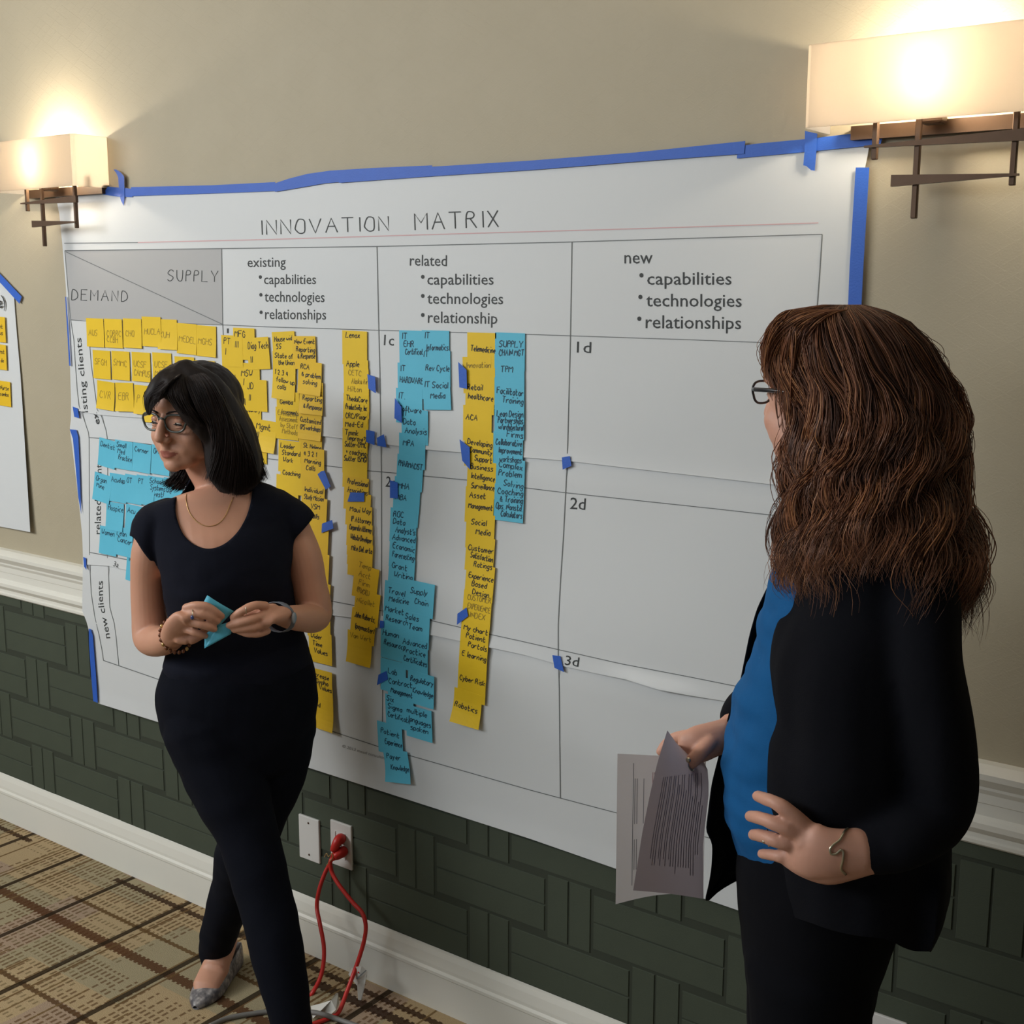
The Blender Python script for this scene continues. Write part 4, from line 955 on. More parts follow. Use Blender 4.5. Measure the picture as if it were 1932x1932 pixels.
def ribbons(name, paths, rads, mats, midx, parent, tri=True):
    """many hair strands as thin three sided tubes in one mesh"""
    V, Fc, MI = [], [], []
    base = 0; up = np.array([0.3, 0.5, 0.8])
    for P, r, mi in zip(paths, rads, midx):
        P = np.asarray(P); n = len(P)
        T = np.gradient(P, axis=0); T /= np.linalg.norm(T, axis=1)[:, None]+1e-9
        A = np.cross(T, up); A /= np.linalg.norm(A, axis=1)[:, None]+1e-9; B = np.cross(T, A)
        taper = np.minimum(1, np.linspace(0.0, 1.0, n)[::-1]*3.0+0.15)*np.minimum(1, np.linspace(0, 1, n)*6+0.4)
        rr = (r*taper)[:, None]
        ring = np.stack([P+A*rr*math.cos(a)+B*rr*math.sin(a) for a in (0, 2.094, 4.189)], 1).reshape(-1, 3)
        V.append(ring)
        i = np.arange(n-1)[:, None]*3+base
        for k in range(3):
            k2 = (k+1) % 3
            Fc.append(np.concatenate([i+k, i+k2, i+3+k2, i+3+k], 1))
        MI += [mi]*(3*(n-1)); base += 3*n
    V = np.concatenate(V); 
    FA = np.concatenate(Fc)
    me = bpy.data.meshes.new(name); me.vertices.add(len(V)); me.vertices.foreach_set('co', V.astype('f').ravel())
    me.loops.add(FA.size); me.loops.foreach_set('vertex_index', FA.astype('i').ravel())
    me.polygons.add(len(FA)); me.polygons.foreach_set('loop_start', np.arange(0, FA.size, 4, dtype='i'))
    for mm in mats: me.materials.append(mm)
    # the faces come strand by strand, three strips each
    me.polygons.foreach_set('material_index', np.array(MI, dtype='i')); me.polygons.foreach_set('use_smooth', [True]*len(FA))
    me.update(calc_edges=True); me.validate()
    o = bpy.data.objects.new(name, me); COL.objects.link(o)
    if parent: o.parent = parent; o.matrix_parent_inverse = parent.matrix_basis.inverted()
    return o
def rim(pts, r, seg=8, closed=True):
    P = [Vector(p) for p in pts]
    if closed: P = P+[P[0], P[1]]
    return tube(P, r, seg, not closed)
def glasses(parent, H, m_frame, w=0.0255, h=0.0175, y=0.092, z=0.0, tz=0.006, rr=0.0021):
    fr = MB()
    for s_ in (-1, 1):
        cx = s_*0.0315; pts = []
        for k in range(28):
            a = 2*math.pi*k/28; ca, sa = math.cos(a), math.sin(a)
            x = w*math.copysign(abs(ca)**0.78, ca); zz = h*math.copysign(abs(sa)**0.85, sa)
            if sa > 0: zz *= 0.92+0.14*max(0, ca*s_)
            if sa > 0.2 and ca*s_ > 0.6: x *= 1.06
            if sa < 0: x *= 0.92
            pts.append(H((cx+x, y-0.25*abs(cx+x)**2*8, z+zz)))
        vs, fs = rim(pts, rr, 8); fr.add(vs, fs)
        vs, fs = tube([H((s_*0.0575, y-.0065, z+tz)), H((s_*0.066, y-0.018, z+tz)), H((s_*0.0715, y-0.05, z+tz)), H((s_*0.0755, y-0.10, z+tz-.002)), H((s_*0.0745, y-.112, z+tz-.012))], [(.003, .002)]*5, 8); fr.add(vs, fs)
        lens = mesh_obj('lens', [p for p in pts], [tuple(range(28))], M_LENS, None)
        lens.parent = parent; lens.matrix_parent_inverse = parent.matrix_basis.inverted(); lens['_l'] = 1
    vs, fs = tube([H((-.0085, y+.0005, z+.006)), H((0, y+.002, z+.0085)), H((.0085, y+.0005, z+.006))], rr*1.1, 8); fr.add(vs, fs)
    o = fr.build('glasses', m_frame, parent, True)
    for c in list(parent.children):
        if c.get('_l'):
            del c['_l']; c.parent = o; c.matrix_parent_inverse = Matrix.Identity(4)@parent.matrix_basis.inverted() if False else c.matrix_parent_inverse
    return o

# ----------------------------------------------------------------- woman in navy, left
A = Fig(430, 2.72)
W = A.W
pa = empty('person', (A.W(430, 1850, 0).x, A.W(430, 1850, 0).y, 0)); tag(pa, 'woman with dark bob and glasses in a navy top, arms bent, holding blue notes', 'person')
H1 = head_frame(A, 364, 785, 0.03, math.radians(40), math.radians(-4), 1.0, math.radians(-1))
toe = FZ(368, 1906); heel_dir = (A.n*0.90+A.r*0.42).normalized(); vt = A.vof(toe)
heel = toe+heel_dir*0.225
fpx = project(heel)
ank = heel - heel_dir*0.055 + Vector((0, 0, 0.085)); apx = project(ank); va = A.vof(ank)
toe2 = FZ(585, 2030); v2 = A.vof(toe2)
TORSO = [(905, 376, 456, .045, .045), (922, 348, 492, .040, .055), (938, 312, 532, .032, .068), (958, 284, 562, .025, .082), (1000, 288, 560, .018, .100), (1040, 298, 552, .008, .114), (1080, 305, 548, .004, .118),
         (1120, 313, 552, .010, .110), (1160, 321, 560, .018, .102), (1200, 322, 572, .022, .102), (1240, 314, 586, .020, .110), (1256, 312, 589, .018, .112)]
PELV = [(1225, 322, 578, .022, .100), (1280, 306, 595, .022, .114), (1320, 299, 600, .022, .118), (1355, 305, 597, .022, .116), (1400, 322, 586, .02, .105)]
LEGF = [(385, 1370, -.01, 78, .085), (412, 1440, -.03, 74, .083), (440, 1510, -.06, 67, .078), (467, 1570, -.09, 56, .064), (488, 1640, -.13, 53, .060), (509, 1735, -.18, 51, .056), (524, 1813, -.22, 48, .052), (548, 1910, -.27, 40, .044), (560, 1975, -.30, 34, .040)]
LEGB = [(525, 1370, .03, 74, .083), (510, 1440, .03, 70, .080), (492, 1510, .02, 62, .074), (466, 1580, .0, 54, .062), (447, 1650, va*.3, 46, .055), (428, 1715, va*.6, 38, .050), (412, 1770, va*.85, 34, .046), (403, 1800, va, 29, .040), (402, 1812, va, 25, .036)]
ARMR = [(294, 992, .03, 28, .032), (282, 1040, .03, 33, .038), (279, 1100, .045, 32, .037), (282, 1160, .05, 33, .037), (288, 1203, .035, 36, .036), (302, 1210, -.02, 31, .032), (318, 1206, -.09, 27, .028), (331, 1197, -.145, 24, .022)]
ARML = [(553, 992, .025, 30, .032), (573, 1050, .015, 34, .040), (583, 1100, .012, 33, .037), (592, 1140, .010, 33, .036), (592, 1164, .000, 32, .034), (575, 1166, -.05, 30, .030), (552, 1165, -.11, 26, .026), (534, 1163, -.145, 23, .020)]
body = head_parts(H1)
nb = W(418, 915, .045)
body.append(rounded(catmull([H1((0, -.020, -.030)), H1((0, -.022, -.075)), nb.lerp(H1((0, -.02, -.09)), .45), nb, W(418, 945, .04)], 4), [(.050, .052)]*16+[(.055, .055)], A.r, 24))
body.append(A.rows(TORSO, 40, 4, 0.006)); body.append(A.rows(PELV, 36, 4, 0.010)); body.append(A.limb(LEGF, 24, 4, 0.010)); body.append(A.limb(LEGB, 24, 4, 0.009))
body.append(A.limb(ARMR, 24, 5)); body.append(A.limb(ARML, 24, 5))
# her right hand (left in the picture): fingers laid over the notes
hv = -.175
body += hand(A, None, [(326, 1200, -.14, 24, .020), (338, 1184, -.165, 30, .018), (352, 1170, -.178, 30, .016), (360, 1168, -.182, 27, .014)],
    [[(352, 1147, -.182), (372, 1142, -.196), (393, 1146, -.200), (407, 1155, -.198), (418, 1163, -.190)], [(350, 1158, -.184), (374, 1157, -.200), (396, 1163, -.202), (410, 1172, -.194)],
     [(350, 1172, -.182), (372, 1176, -.198), (392, 1182, -.200), (404, 1187, -.192)], [(348, 1186, -.176), (364, 1192, -.190), (378, 1197, -.192), (388, 1200, -.186)]],
    [(338, 1205, -.165), (358, 1207, -.168), (382, 1196, -.165), (402, 1184, -.160)])
# her left hand (right in the picture): pinching from the other side
body += hand(A, None, [(540, 1163, -.14, 23, .020), (522, 1160, -.165, 29, .018), (506, 1162, -.178, 32, .016), (496, 1164, -.182, 29, .014)],
    [[(500, 1143, -.186), (482, 1142, -.200), (464, 1149, -.206), (450, 1157, -.202), (440, 1165, -.194)], [(502, 1160, -.188), (480, 1166, -.204), (456, 1174, -.204), (432, 1180, -.192)],
     [(504, 1176, -.186), (486, 1181, -.200), (464, 1185, -.200), (442, 1188, -.190)], [(504, 1190, -.180), (488, 1196, -.192), (468, 1196, -.194), (450, 1191, -.186)]],
    [(516, 1148, -.170), (492, 1150, -.172), (466, 1160, -.170), (446, 1168, -.166)])
# right foot skin inside the shoe
body.append(rounded(catmull([ank+Vector((0, 0, .035)), ank, ank.lerp(toe, .33)+Vector((0, 0, -.012)), toe.lerp(heel, .42)+Vector((0, 0, .038)), toe.lerp(heel, .22)+Vector((0, 0, .018))], 4), [(.030, .032)]*4+[(.031, .032)]*4+[(.034, .026)]*4+[(.034, .018)]*4+[(.026, .010)], A.r, 20))
ank2 = W(562, 1965, -.30); f2 = -A.n*0.95+A.r*0.15
a2 = Vector((ank2.x, ank2.y, .075)); body.append(rounded(catmull([ank2, a2, a2+f2*.07+Vector((0, 0, -.035)), a2+f2*.14+Vector((0, 0, -.052))], 4), [(.030, .030)]*4+[(.032, .034)]*5+[(.030, .018)]*4, A.r, 16))
bd = fuse('body', body, M_SKIN, 0.0026, 5, pa, 0.5, [M_SKIN, M_LIP])
# lips by their place on the face
import mathutils
def local_of(H):
    o = H((0, 0, 0)); ax = [H((1, 0, 0))-o, H((0, 1, 0))-o, H((0, 0, 1))-o]; M3 = Matrix((ax[0], ax[1], ax[2])).transposed().inverted(); return lambda P: M3 @ (P-o)
def paint_lips(o, H, idx=1):
    L = local_of(H); c0 = H((0, .09, -.065))
    for p in o.data.polygons:
        if (p.center-c0).length < 0.05:
            q = L(p.center)
            if q.y > .070 and abs(q.x) < .024:
                k = 1-(abs(q.x)/.024)**2
                if -.0640-.0085*k-.001 < q.z < -.0632+.0052*k: p.material_index = idx
paint_lips(bd, H1)
def mouth_line(H, par):
    vs, fs = tube([H((x, y, z)) for x, y, z in ((-.0245, .0795, -.0622), (-.012, .0905, -.0646), (0, .0938, -.0648), (.012, .0905, -.0646), (.0250, .0795, -.0618))], [.0005, .0010, .0012, .0010, .0005], 6)
    return mesh_obj('mouth_line', vs, fs, mat('dark_mouth_line', srgb((84,40,36)), 0.6), par)
def soften_face(o, H, it=22):
    L = local_of(H); c0 = H((0, .04, -.03)); bm = bmesh.new(); bm.from_mesh(o.data); sel = []
    for v in bm.verts:
        if (v.co-c0).length < .13:
            q = L(v.co)
            if q.y > -.01 and -.100 < q.z < -.016 and abs(q.x) > .0225 and not (abs(q.x) < .028 and -.072 < q.z < -.055): sel.append(v)
            elif q.y > .04 and q.z > .034: sel.append(v)
    for _ in range(it): bmesh.ops.smooth_vert(bm, verts=sel, factor=0.5, use_axis_x=True, use_axis_y=True, use_axis_z=True)
    bm.to_mesh(o.data); bm.free()
soften_face(bd, H1)
bm = bmesh.new(); bm.from_mesh(bd.data); cc = W(412, 932, -.02); sel = [v for v in bm.verts if (v.co-cc).length < .085]
for _ in range(26): bmesh.ops.smooth_vert(bm, verts=sel, factor=0.5, use_axis_x=True, use_axis_y=True, use_axis_z=True)
bm.to_mesh(bd.data); bm.free()
mouth_line(H1, pa)
for s_ in (-1, 1):
    c = H1((s_*.031, .0752, .001)); vs, fs = ell(c, (.0092, .0092, .0092), None, 20)
    e_ = mesh_obj('eye', vs, fs, M_EYE, pa, True)
    ic = H1((s_*.031-.0030, .0818, -.0016)); vs, fs = ell(ic, (.0034, .0034, .0034), None, 14); mesh_obj('iris', vs, fs, M_IRIS, e_, True)
    lv, lf = ell((0, 0, 0), (.0118, .0104, .0078), None, 24); ld = MB(); ld.add([H1((s_*.031+q.x, .0752+q.y, .0052+q.z-.10*abs(q.x))) for q in lv], lf); ld.build('upper_eyelid', M_SKIN, pa, True)
    lv, lf = ell((0, 0, 0), (.0112, .0098, .0042), None, 20); ld = MB(); ld.add([H1((s_*.031+q.x, .0748+q.y, -.0078+q.z)) for q in lv], lf); ld.build('lower_eyelid', M_SKIN, pa, True)
    vs, fs = tube([H1((s_*.031+a, .0852-18*a*a, -.0024-10*a*a)) for a in (-.011, -.0075, -.004, 0, .004, .0075, .011)], [.0007, .0011, .0014, .0014, .0014, .0012, .0007], 6); mesh_obj('eyelashes', vs, fs, M_HAIR1[0], pa, True)
    vs, fs = tube([H1((s_*x, y, z)) for x, y, z in ((.012, .0915, .0195), (.020, .0915, .0235), (.030, .0880, .0250), (.040, .0800, .0225))], [(.0016, .0034), (.0018, .0042), (.0016, .0034), (.0010, .0014)], 6); mesh_obj('eyebrow', vs, fs, M_HAIR1[1], pa, True)
glasses(pa, H1, M_FRAME1, 0.0255, 0.0185, 0.0935, 0.0015, 0.008, 0.0024)

# clothes
SL_R = [(318, 966, .03, 28, .05), (286, 988, .03, 35, .052), (278, 1020, .032, 35, .048), (278, 1040, .035, 35, .046)]
SL_L = [(525, 952, .03, 30, .05), (558, 982, .02, 37, .05), (566, 1000, .02, 36, .045)]
shirt = fuse('top', [A.rows(TORSO[1:], 44, 5), A.limb(SL_R, 24, 4), A.limb(SL_L, 24, 4)], M_NAVY, 0.0045, 5, pa, 0.5, deform=folds(0.0035, 3.1, 10, 14))
NECK = [(352, 850), (343, 915), (334, 935), (330, 955), (331, 975), (338, 997), (350, 1016), (368, 1030), (390, 1037), (414, 1033), (438, 1017), (458, 992), (470, 962), (476, 930), (480, 850)]
cut(shirt, lambda c, n: (lambda p: inside(p[0], p[1], NECK) and A.vof(c) < 0.035)(project(c)))
SLV = [(230, 1010), (252, 1012), (270, 1042), (290, 1066), (303, 1078), (306, 1120), (230, 1120)]
cut(shirt, lambda c, n: (lambda p: inside(p[0], p[1], SLV) and p[0] < 304)(project(c)))
SLV2 = [(610, 960), (593, 974), (575, 996), (555, 1018), (541, 1036), (540, 1080), (620, 1080)]
cut(shirt, lambda c, n: (lambda p: inside(p[0], p[1], SLV2) and p[0] > 553)(project(c)))
sol = shirt.modifiers.new('thickness', 'SOLIDIFY'); sol.thickness = 0.0016; sol.offset = -1
fuse('trousers', [A.rows(PELV, 40, 5, -0.002), A.limb(LEGF, 28, 5, -0.001), A.limb(LEGB, 28, 5, -0.001)], M_TROUS, 0.005, 5, pa, 0.5, deform=folds(0.006, 8.3, 8, 9))
# pointed flat shoe
def shoe(toe, heel, m_, par, name='shoe', side=None):
    ax = (toe-heel).normalized(); L = (toe-heel).length; sd = ax.cross(Vector((0, 0, 1))); st = []
    prof = [(0.0, .022, .050), (0.06, .029, .052), (0.2, .032, .046), (0.4, .033, .040), (0.58, .039, .034), (0.74, .041, .030), (0.87, .030, .022), (0.95, .017, .014), (1.0, .006, .007)]
    vs, fs = [], []; NP = 15
    for t, w, h in prof:
        for k in range(NP):
            a = math.pi*k/(NP-1)-0.0
            x = -w*math.cos(a); z = h*math.sin(a)**0.75 if t > .6 else h*min(1.0, (math.sin(a)*1.8))
            vs.append(heel+ax*(L*t)+sd*x+Vector((0, 0, .003+z)))
    for i in range(len(prof)-1):
        for k in range(NP-1):
            if prof[i][0] < 0.55 and 3 <= k <= NP-5: continue   # foot opening
            a = i*NP+k; fs.append((a, a+1, a+NP+1, a+NP))
    fs.append(tuple(range(NP)))
    n0 = len(vs)
    for t, w, h in prof: vs += [heel+ax*(L*t)-sd*w, heel+ax*(L*t)+sd*w]
    for i in range(len(prof)-1): fs.append((n0+2*i, n0+2*i+2, n0+2*i+3, n0+2*i+1))
    o = mesh_obj(name, vs, fs, m_, par, True)
    s2 = o.modifiers.new('t', 'SOLIDIFY'); s2.thickness = 0.0022
    sb = o.modifiers.new('s', 'SUBSURF'); sb.levels = 1; sb.render_levels = 1
    return o
M_SHOE = snake_mat()
shoe(toe, heel, M_SHOE, pa)
shoe(a2+f2*.17-Vector((0, 0, a2.z)), a2-f2*.055-Vector((0, 0, a2.z)), M_SHOE, pa)
# hair: a shaped mass plus strands
hp = []
def loc_ell(H, c, r):
    vs, fs = ell(c, r, None, 28); return [H(v) for v in vs], fs
hp.append(loc_ell(H1, (0.004, -.024, .030), (.084, .098, .085)))
hp.append(A.limb([(352, 704, -.03, 26, .035), (382, 738, -.050, 42, .040), (409, 782, -.050, 46, .042), (430, 830, -.040, 48, .045), (442, 875, -.025, 52, .050), (452, 900, -.010, 44, .046), (455, 915, .0, 26, .036)], 24, 5))
hp.append(A.limb([(400, 740, -.055, 30, .028), (408, 790, -.066, 30, .026), (414, 840, -.062, 28, .026), (414, 880, -.055, 26, .026), (430, 912, -.045, 24, .022)], 20, 5))
hp.append(A.limb([(350, 706, -.035, 22, .026), (340, 728, -.066, 26, .022), (345, 752, -.082, 24, .018), (358, 778, -.085, 20, .015), (376, 800, -.078, 18, .016), (392, 822, -.070, 16, .016)], 20, 5))
hp.append(A.limb([(335, 710, -.03, 26, .028), (308, 724, -.052, 22, .024), (292, 742, -.058, 17, .018), (282, 760, -.054, 11, .012), (281, 780, -.048, 5, .006)], 16, 5))
hp.append(A.limb([(340, 712, -.04, 24, .026), (322, 728, -.070, 18, .020), (318, 742, -.080, 14, .012), (322, 752, -.082, 8, .007)], 16, 5))
hp.append(A.limb([(410, 740, .03, 26, .06), (434, 776, .03, 28, .06), (457, 822, .03, 27, .055), (473, 862, .035, 22, .045), (484, 886, .04, 14, .03)], 20, 4))
hp.append(A.limb([(352, 860, .075, 18, .018), (342, 886, .075, 20, .018), (334, 902, .07, 15, .014), (322, 909, .068, 5, .006)], 16, 4))
hair1 = fuse('hair', hp, M_HAIR1[0], 0.004, 6, pa, 0.5, deform=folds(0.002, 5.0, 60, 12))
rnd = random.Random(11); paths, rads, mi = [], [], []
def strandset(F, guides, count, spread_px, spread_v, rnd, r=0.0006, seg=22, wav=0.0, nm=2):
    for _ in range(count):
        k = rnd.randrange(len(guides)-1); t = rnd.random(); g0, g1 = guides[k], guides[k+1]
        P = [F.W(a[0]+(b_[0]-a[0])*t+rnd.uniform(-1, 1)*spread_px*0.3, a[1]+(b_[1]-a[1])*t, a[2]+(b_[2]-a[2])*t+rnd.uniform(-1, .4)*spread_v) for a, b_ in zip(g0, g1)]
        q = catmull(P, max(3, seg//len(P)))
        off = Vector((rnd.gauss(0, 1), rnd.gauss(0, 1), rnd.gauss(0, 1)))*spread_px*0.0005
        ph = rnd.uniform(0, 6.3); n = len(q)
        paths.append([tuple(p+off*(i/n)**1.5+Vector((math.sin(i*.7+ph), math.cos(i*.6+ph), 0))*wav*(i/n)) for i, p in enumerate(q)]); rads.append(r*rnd.uniform(.6, 1.3)); mi.append(rnd.randrange(nm))
gN = [[(348, 698, -.02), (352, 722, -.075), (372, 768, -.098), (398, 806, -.088), (420, 850, -.088)],
      [(352, 696, -.015), (378, 722, -.088), (402, 780, -.098), (410, 840, -.095), (392, 893, -.078)],
      [(358, 693, -.01), (395, 718, -.085), (425, 780, -.096), (432, 850, -.092), (418, 915, -.072)],
      [(362, 692, .0), (398, 722, -.07), (432, 786, -.09), (452, 850, -.09), (450, 925, -.06)],
      [(368, 691, .01), (408, 719, -.04), (444, 788, -.06), (472, 860, -.06), (480, 905, -.04)],
      [(372, 690, .03), (412, 718, -.0), (454, 786, .0), (486, 858, .0), (503, 892, .02)]]
gN = [[(q[0], q[1]-(2 if k_ < 2 else 0)+(9 if k_ == 4 else 0), q[2]-(.004 if k_ < 1 else .009)) for k_, q in enumerate(g)] for g in gN]
strandset(A, gN, 2300, 8, .006, rnd, 0.0008)
gF = [[(350, 700, -.03), (332, 712, -.085), (318, 726, -.095), (308, 740, -.090), (302, 752, -.080)], [(350, 698, -.02), (335, 712, -.06), (312, 728, -.07), (292, 748, -.06), (284, 778, -.05)], [(350, 700, -.02), (328, 708, -.05), (300, 722, -.055), (277, 742, -.04), (279, 775, -.03)], [(352, 698, -.02), (335, 722, -.075), (318, 742, -.085), (300, 752, -.075), (290, 760, -.06)]]
gF = [[(q[0], q[1], q[2]-(.004 if k_ < 1 else .012)) for k_, q in enumerate(g)] for g in gF]
strandset(A, gF, 420, 7, .006, rnd, 0.0007)
gG = [[(352, 697, -.03), (342, 722, -.088), (350, 752, -.108), (366, 780, -.108), (386, 806, -.098)], [(350, 699, -.03), (334, 722, -.090), (332, 744, -.104), (344, 768, -.104), (362, 792, -.104)], [(350, 700, -.03), (326, 722, -.088), (318, 740, -.098), (324, 754, -.098), (336, 768, -.100)]]
strandset(A, gG, 420, 6, .005, rnd, 0.0007)
gB = [[(352, 858, .055), (336, 884, .05), (322, 903, .047), (304, 913, .045)], [(358, 868, .055), (350, 892, .05), (338, 912, .047), (322, 925, .045)], [(362, 880, .055), (360, 900, .05), (352, 915, .047), (340, 924, .045)]]
strandset(A, gB, 260, 6, .008, rnd, 0.0008)
ribbons('hair_strands', paths, rads, M_HAIR1, mi, pa)
# jewellery
def onchest(px, py, lift=0.004):
    best = None; o_ = CAM; d_ = ray(px, py).normalized()
    return bvh_hit(o_, d_, lift)
from mathutils.bvhtree import BVHTree
def bvh_of(o):
    dg = bpy.context.evaluated_depsgraph_get(); bm = bmesh.new(); bm.from_mesh(o.data); t = BVHTree.FromBMesh(bm); bm.free(); return t
bv1 = bvh_of(bd)
def bvh_hit(o_, d_, lift, bv=None):
    h = (bv or bv1).ray_cast(o_, d_)
    return (h[0]-d_*lift) if h[0] is not None else None

def c2(pts, n): return [(v.x, v.y) for v in catmull([Vector((a, b_, 0)) for a, b_ in pts], n)]
ch = [onchest(x, y, .0012) for x, y in c2([(353, 925), (351, 943), (357, 966), (371, 984), (390, 992.5), (410, 989), (424, 975), (433, 955), (440, 938)], 5)]
ch = [p for p in ch if p is not None]
vs, fs = tube(ch, .0008, 6); mesh_obj('necklace', vs, fs, M_GOLD, pa, True)
def band(F, px0, py0, px1, py1, v, rx, rb, r, n=28, tilt=0.0, dirn=None):
    """closed loop round a wrist from (px0,py0) to (px1,py1) across"""
    a = F.W(px0, py0, v); b_ = F.W(px1, py1, v); c = (a+b_)/2; ax = (b_-a)/2; dp = F.n*rb+F.r*tilt if dirn is None else (F.r*dirn[0]+F.n*dirn[1])*rb
    return [c+ax*math.cos(t)+dp*math.sin(t) for t in [2*math.pi*k/n for k in range(n)]]
bl_ = band(A, 325, 1168, 338, 1231, -.132, 0, .031, .003, 22, .004, (-.97, -.25))
par = None
for i, p in enumerate(bl_):
    vs, fs = ell(p, (.0040, .0040, .0046), None, 10)
    if par is None: par = mesh_obj('bead_bracelet', vs, fs, M_BEAD, pa, True)
    else: mesh_obj('bead', vs, fs, M_BEAD if i % 4 else M_GOLD, par, True)
wl_ = band(A, 524, 1136, 527, 1192, -.152, 0, .037, .003, 24, 0, (.80, -.60))
vs, fs = tube(wl_+[wl_[0], wl_[1]], [(.0045, .0012)]*26, 8, False, A.r); wt = mesh_obj('wrist_watch', vs, fs, M_STRAP, pa, True)
cw = W(526, 1162, -.152)+(A.r*.80-A.n*.60)*.0375; vs, fs = ell(cw, (.010, .0035, .012), Matrix((A.r*.52+A.n*.85, A.n*.52-A.r*.85, Vector((0, 0, 1)))).transposed(), 18); mesh_obj('watch_face', vs, fs, mat('grey_watch_face', srgb((150,154,160)), 0.25, 0.05, metal=0.4), wt, True)
rg = band(A, 363, 1150, 365, 1168, -.199, 0, .0105, .001, 18); vs, fs = tube(rg+[rg[0], rg[1]], .0011, 6, False); r_ = mesh_obj('finger_ring', vs, fs, M_SILVER, pa, True)
vs, fs = ell(W(362.5, 1165, -.212), (.0042, .003, .0046), None, 12); mesh_obj('ring_stone', vs, fs, M_GEM, r_, True)
rg = band(A, 463, 1142, 465, 1158, -.205, 0, .0100, .001, 18); vs, fs = tube(rg+[rg[0], rg[1]], .0010, 6, False); mesh_obj('finger_ring', vs, fs, M_SILVER, pa, True)
# the blue notes in her hands
def paper(F, quad, m_, label, cat, name, bend=0.0, n=6, txt=None, thick=0.0004):
    """quad: four (px,py,v) corners clockwise from upper left"""
    P = [F.W(*q) for q in quad]; nm = (P[1]-P[0]).cross(P[3]-P[0]).normalized()
    if nm.dot(F.n) > 0: nm = -nm
    def s_(u, v, e=0.0):
        a = P[0].lerp(P[1], u); b_ = P[3].lerp(P[2], u); return a.lerp(b_, v)+nm*(bend*math.sin(math.pi*u)+e)
    vs = [s_(i/n, j/n) for j in range(n+1) for i in range(n+1)]+[s_(i/n, j/n, -thick) for j in range(n+1) for i in range(n+1)]
    K = (n+1)**2; fs = []
    for j in range(n):
        for i in range(n):
            a = j*(n+1)+i; fs += [(a, a+n+1, a+n+2, a+1), (K+a+1, K+a+n+2, K+a+n+1, K+a)]
    for i in range(n):
        fs += [(i, i+1, K+i+1, K+i), (n*(n+1)+i+1, n*(n+1)+i, K+n*(n+1)+i, K+n*(n+1)+i+1)]
        a = i*(n+1); b_ = a+n+1; fs += [(b_, a, K+a, K+b_), (a+n, b_+n, K+b_+n, K+a+n)]
    o = mesh_obj(name, vs, fs, m_, None, True)
    if label: tag(o, label, cat)
    return o, s_
GH = 'blue notes held by the woman in navy'
o1, s1 = paper(A, [(391, 1123, -.190), (441, 1153, -.188), (412, 1183, -.188), (378, 1148, -.190)], M_BLU, 'upper blue sticky note held between the hands of the woman in navy', 'sticky note', 'sticky_note', 0.004); o1['group'] = GH
b_ = MB()
for k, q in enumerate([((.35, .40), (.48, .30)), ((.52, .34), (.62, .44)), ((.58, .52), (.76, .40))]): ribbon(b_, list(q), .03, lambda u, v: s1(u, v, .0006))
b_.build('handwriting', M_PENB, o1)
o2, s2_ = paper(A, [(410, 1180, -.186), (441, 1171, -.184), (436, 1196, -.188), (385.5, 1223.5, -.192)], M_BLU, 'lower blue sticky note held between the hands of the woman in navy', 'sticky note', 'sticky_note', 0.002); o2['group'] = GH
o3, s3_ = paper(A, [(386, 1197, -.187), (410, 1180, -.186), (412, 1209, -.188), (385.5, 1223.5, -.192)], M_BLU, 'folded blue sticky note end below the left hand fingers of the woman in navy', 'sticky note', 'sticky_note', 0.001); o3['group'] = GH


# ----------------------------------------------------------------- woman with auburn hair, right
B = Fig(1600, 1.72)
W = B.W
pb = empty('person', (B.W(1540, 1800, 0).x, B.W(1540, 1800, 0).y, 0)); tag(pb, 'woman with long wavy auburn hair, black jacket and blue shirt, hand on hip, holding papers', 'person')
TH2 = math.radians(127)
H2 = head_frame(B, 1567, 746, 0.03, TH2, math.radians(-2), 0.97)
TOR2 = [(985, 1500, 1700, .02, .09), (1020, 1490, 1735, .02, .125), (1060, 1478, 1745, .02, .150), (1100, 1462, 1750, .02, .160), (1150, 1446, 1750, .02, .160), (1200, 1431, 1748, .02, .155), (1232, 1426, 1745, .02, .150),
        (1290, 1408, 1742, .02, .150), (1350, 1386, 1742, .02, .155), (1420, 1368, 1744, .02, .160), (1460, 1364, 1740, .02, .162), (1500, 1367, 1738, .02, .165), (1555, 1384, 1732, .02, .165), (1600, 1418, 1728, .02, .160)]
PEL2 = [(1540, 1404, 1715, .02, .165), (1600, 1398, 1715, .02, .168), (1650, 1393, 1708, .02, .168), (1720, 1397, 1690, .02, .160), (1800, 1403, 1664, .02, .150), (1860, 1408, 1650, .02, .14)]
LG_N = [(1526, 1820, -.055, 118, .085), (1526, 1950, -.055, 112, .080), (1520, 2080, -.05, 90, .066), (1518, 2240, -.05, 82, .058), (1515, 2380, -.05, 64, .046), (1512, 2470, -.05, 52, .038)]
LG_F = [(1520, 1820, .095, 108, .080), (1515, 1950, .10, 100, .076), (1505, 2080, .10, 80, .062), (1500, 2240, .10, 72, .055), (1498, 2360, .10, 56, .042), (1496, 2430, .10, 46, .036)]
AR_N = [(1718, 1075, -.10, 62, .050), (1735, 1130, -.145, 60, .048), (1752, 1240, -.17, 58, .044), (1768, 1360, -.165, 54, .042), (1776, 1462, -.15, 54, .044), (1762, 1520, -.155, 54, .040), (1712, 1566, -.185, 52, .036), (1665, 1592, -.20, 50, .032), (1615, 1608, -.215, 42, .027)]
AR_F = [(1560, 1080, .16, 56, .046), (1520, 1180, .19, 54, .042), (1480, 1290, .19, 48, .038), (1430, 1345, .14, 44, .034), (1385, 1378, .085, 36, .028), (1356, 1392, .055, 31, .022)]
parts = head_parts(H2)
nk = W(1600, 985, .03)
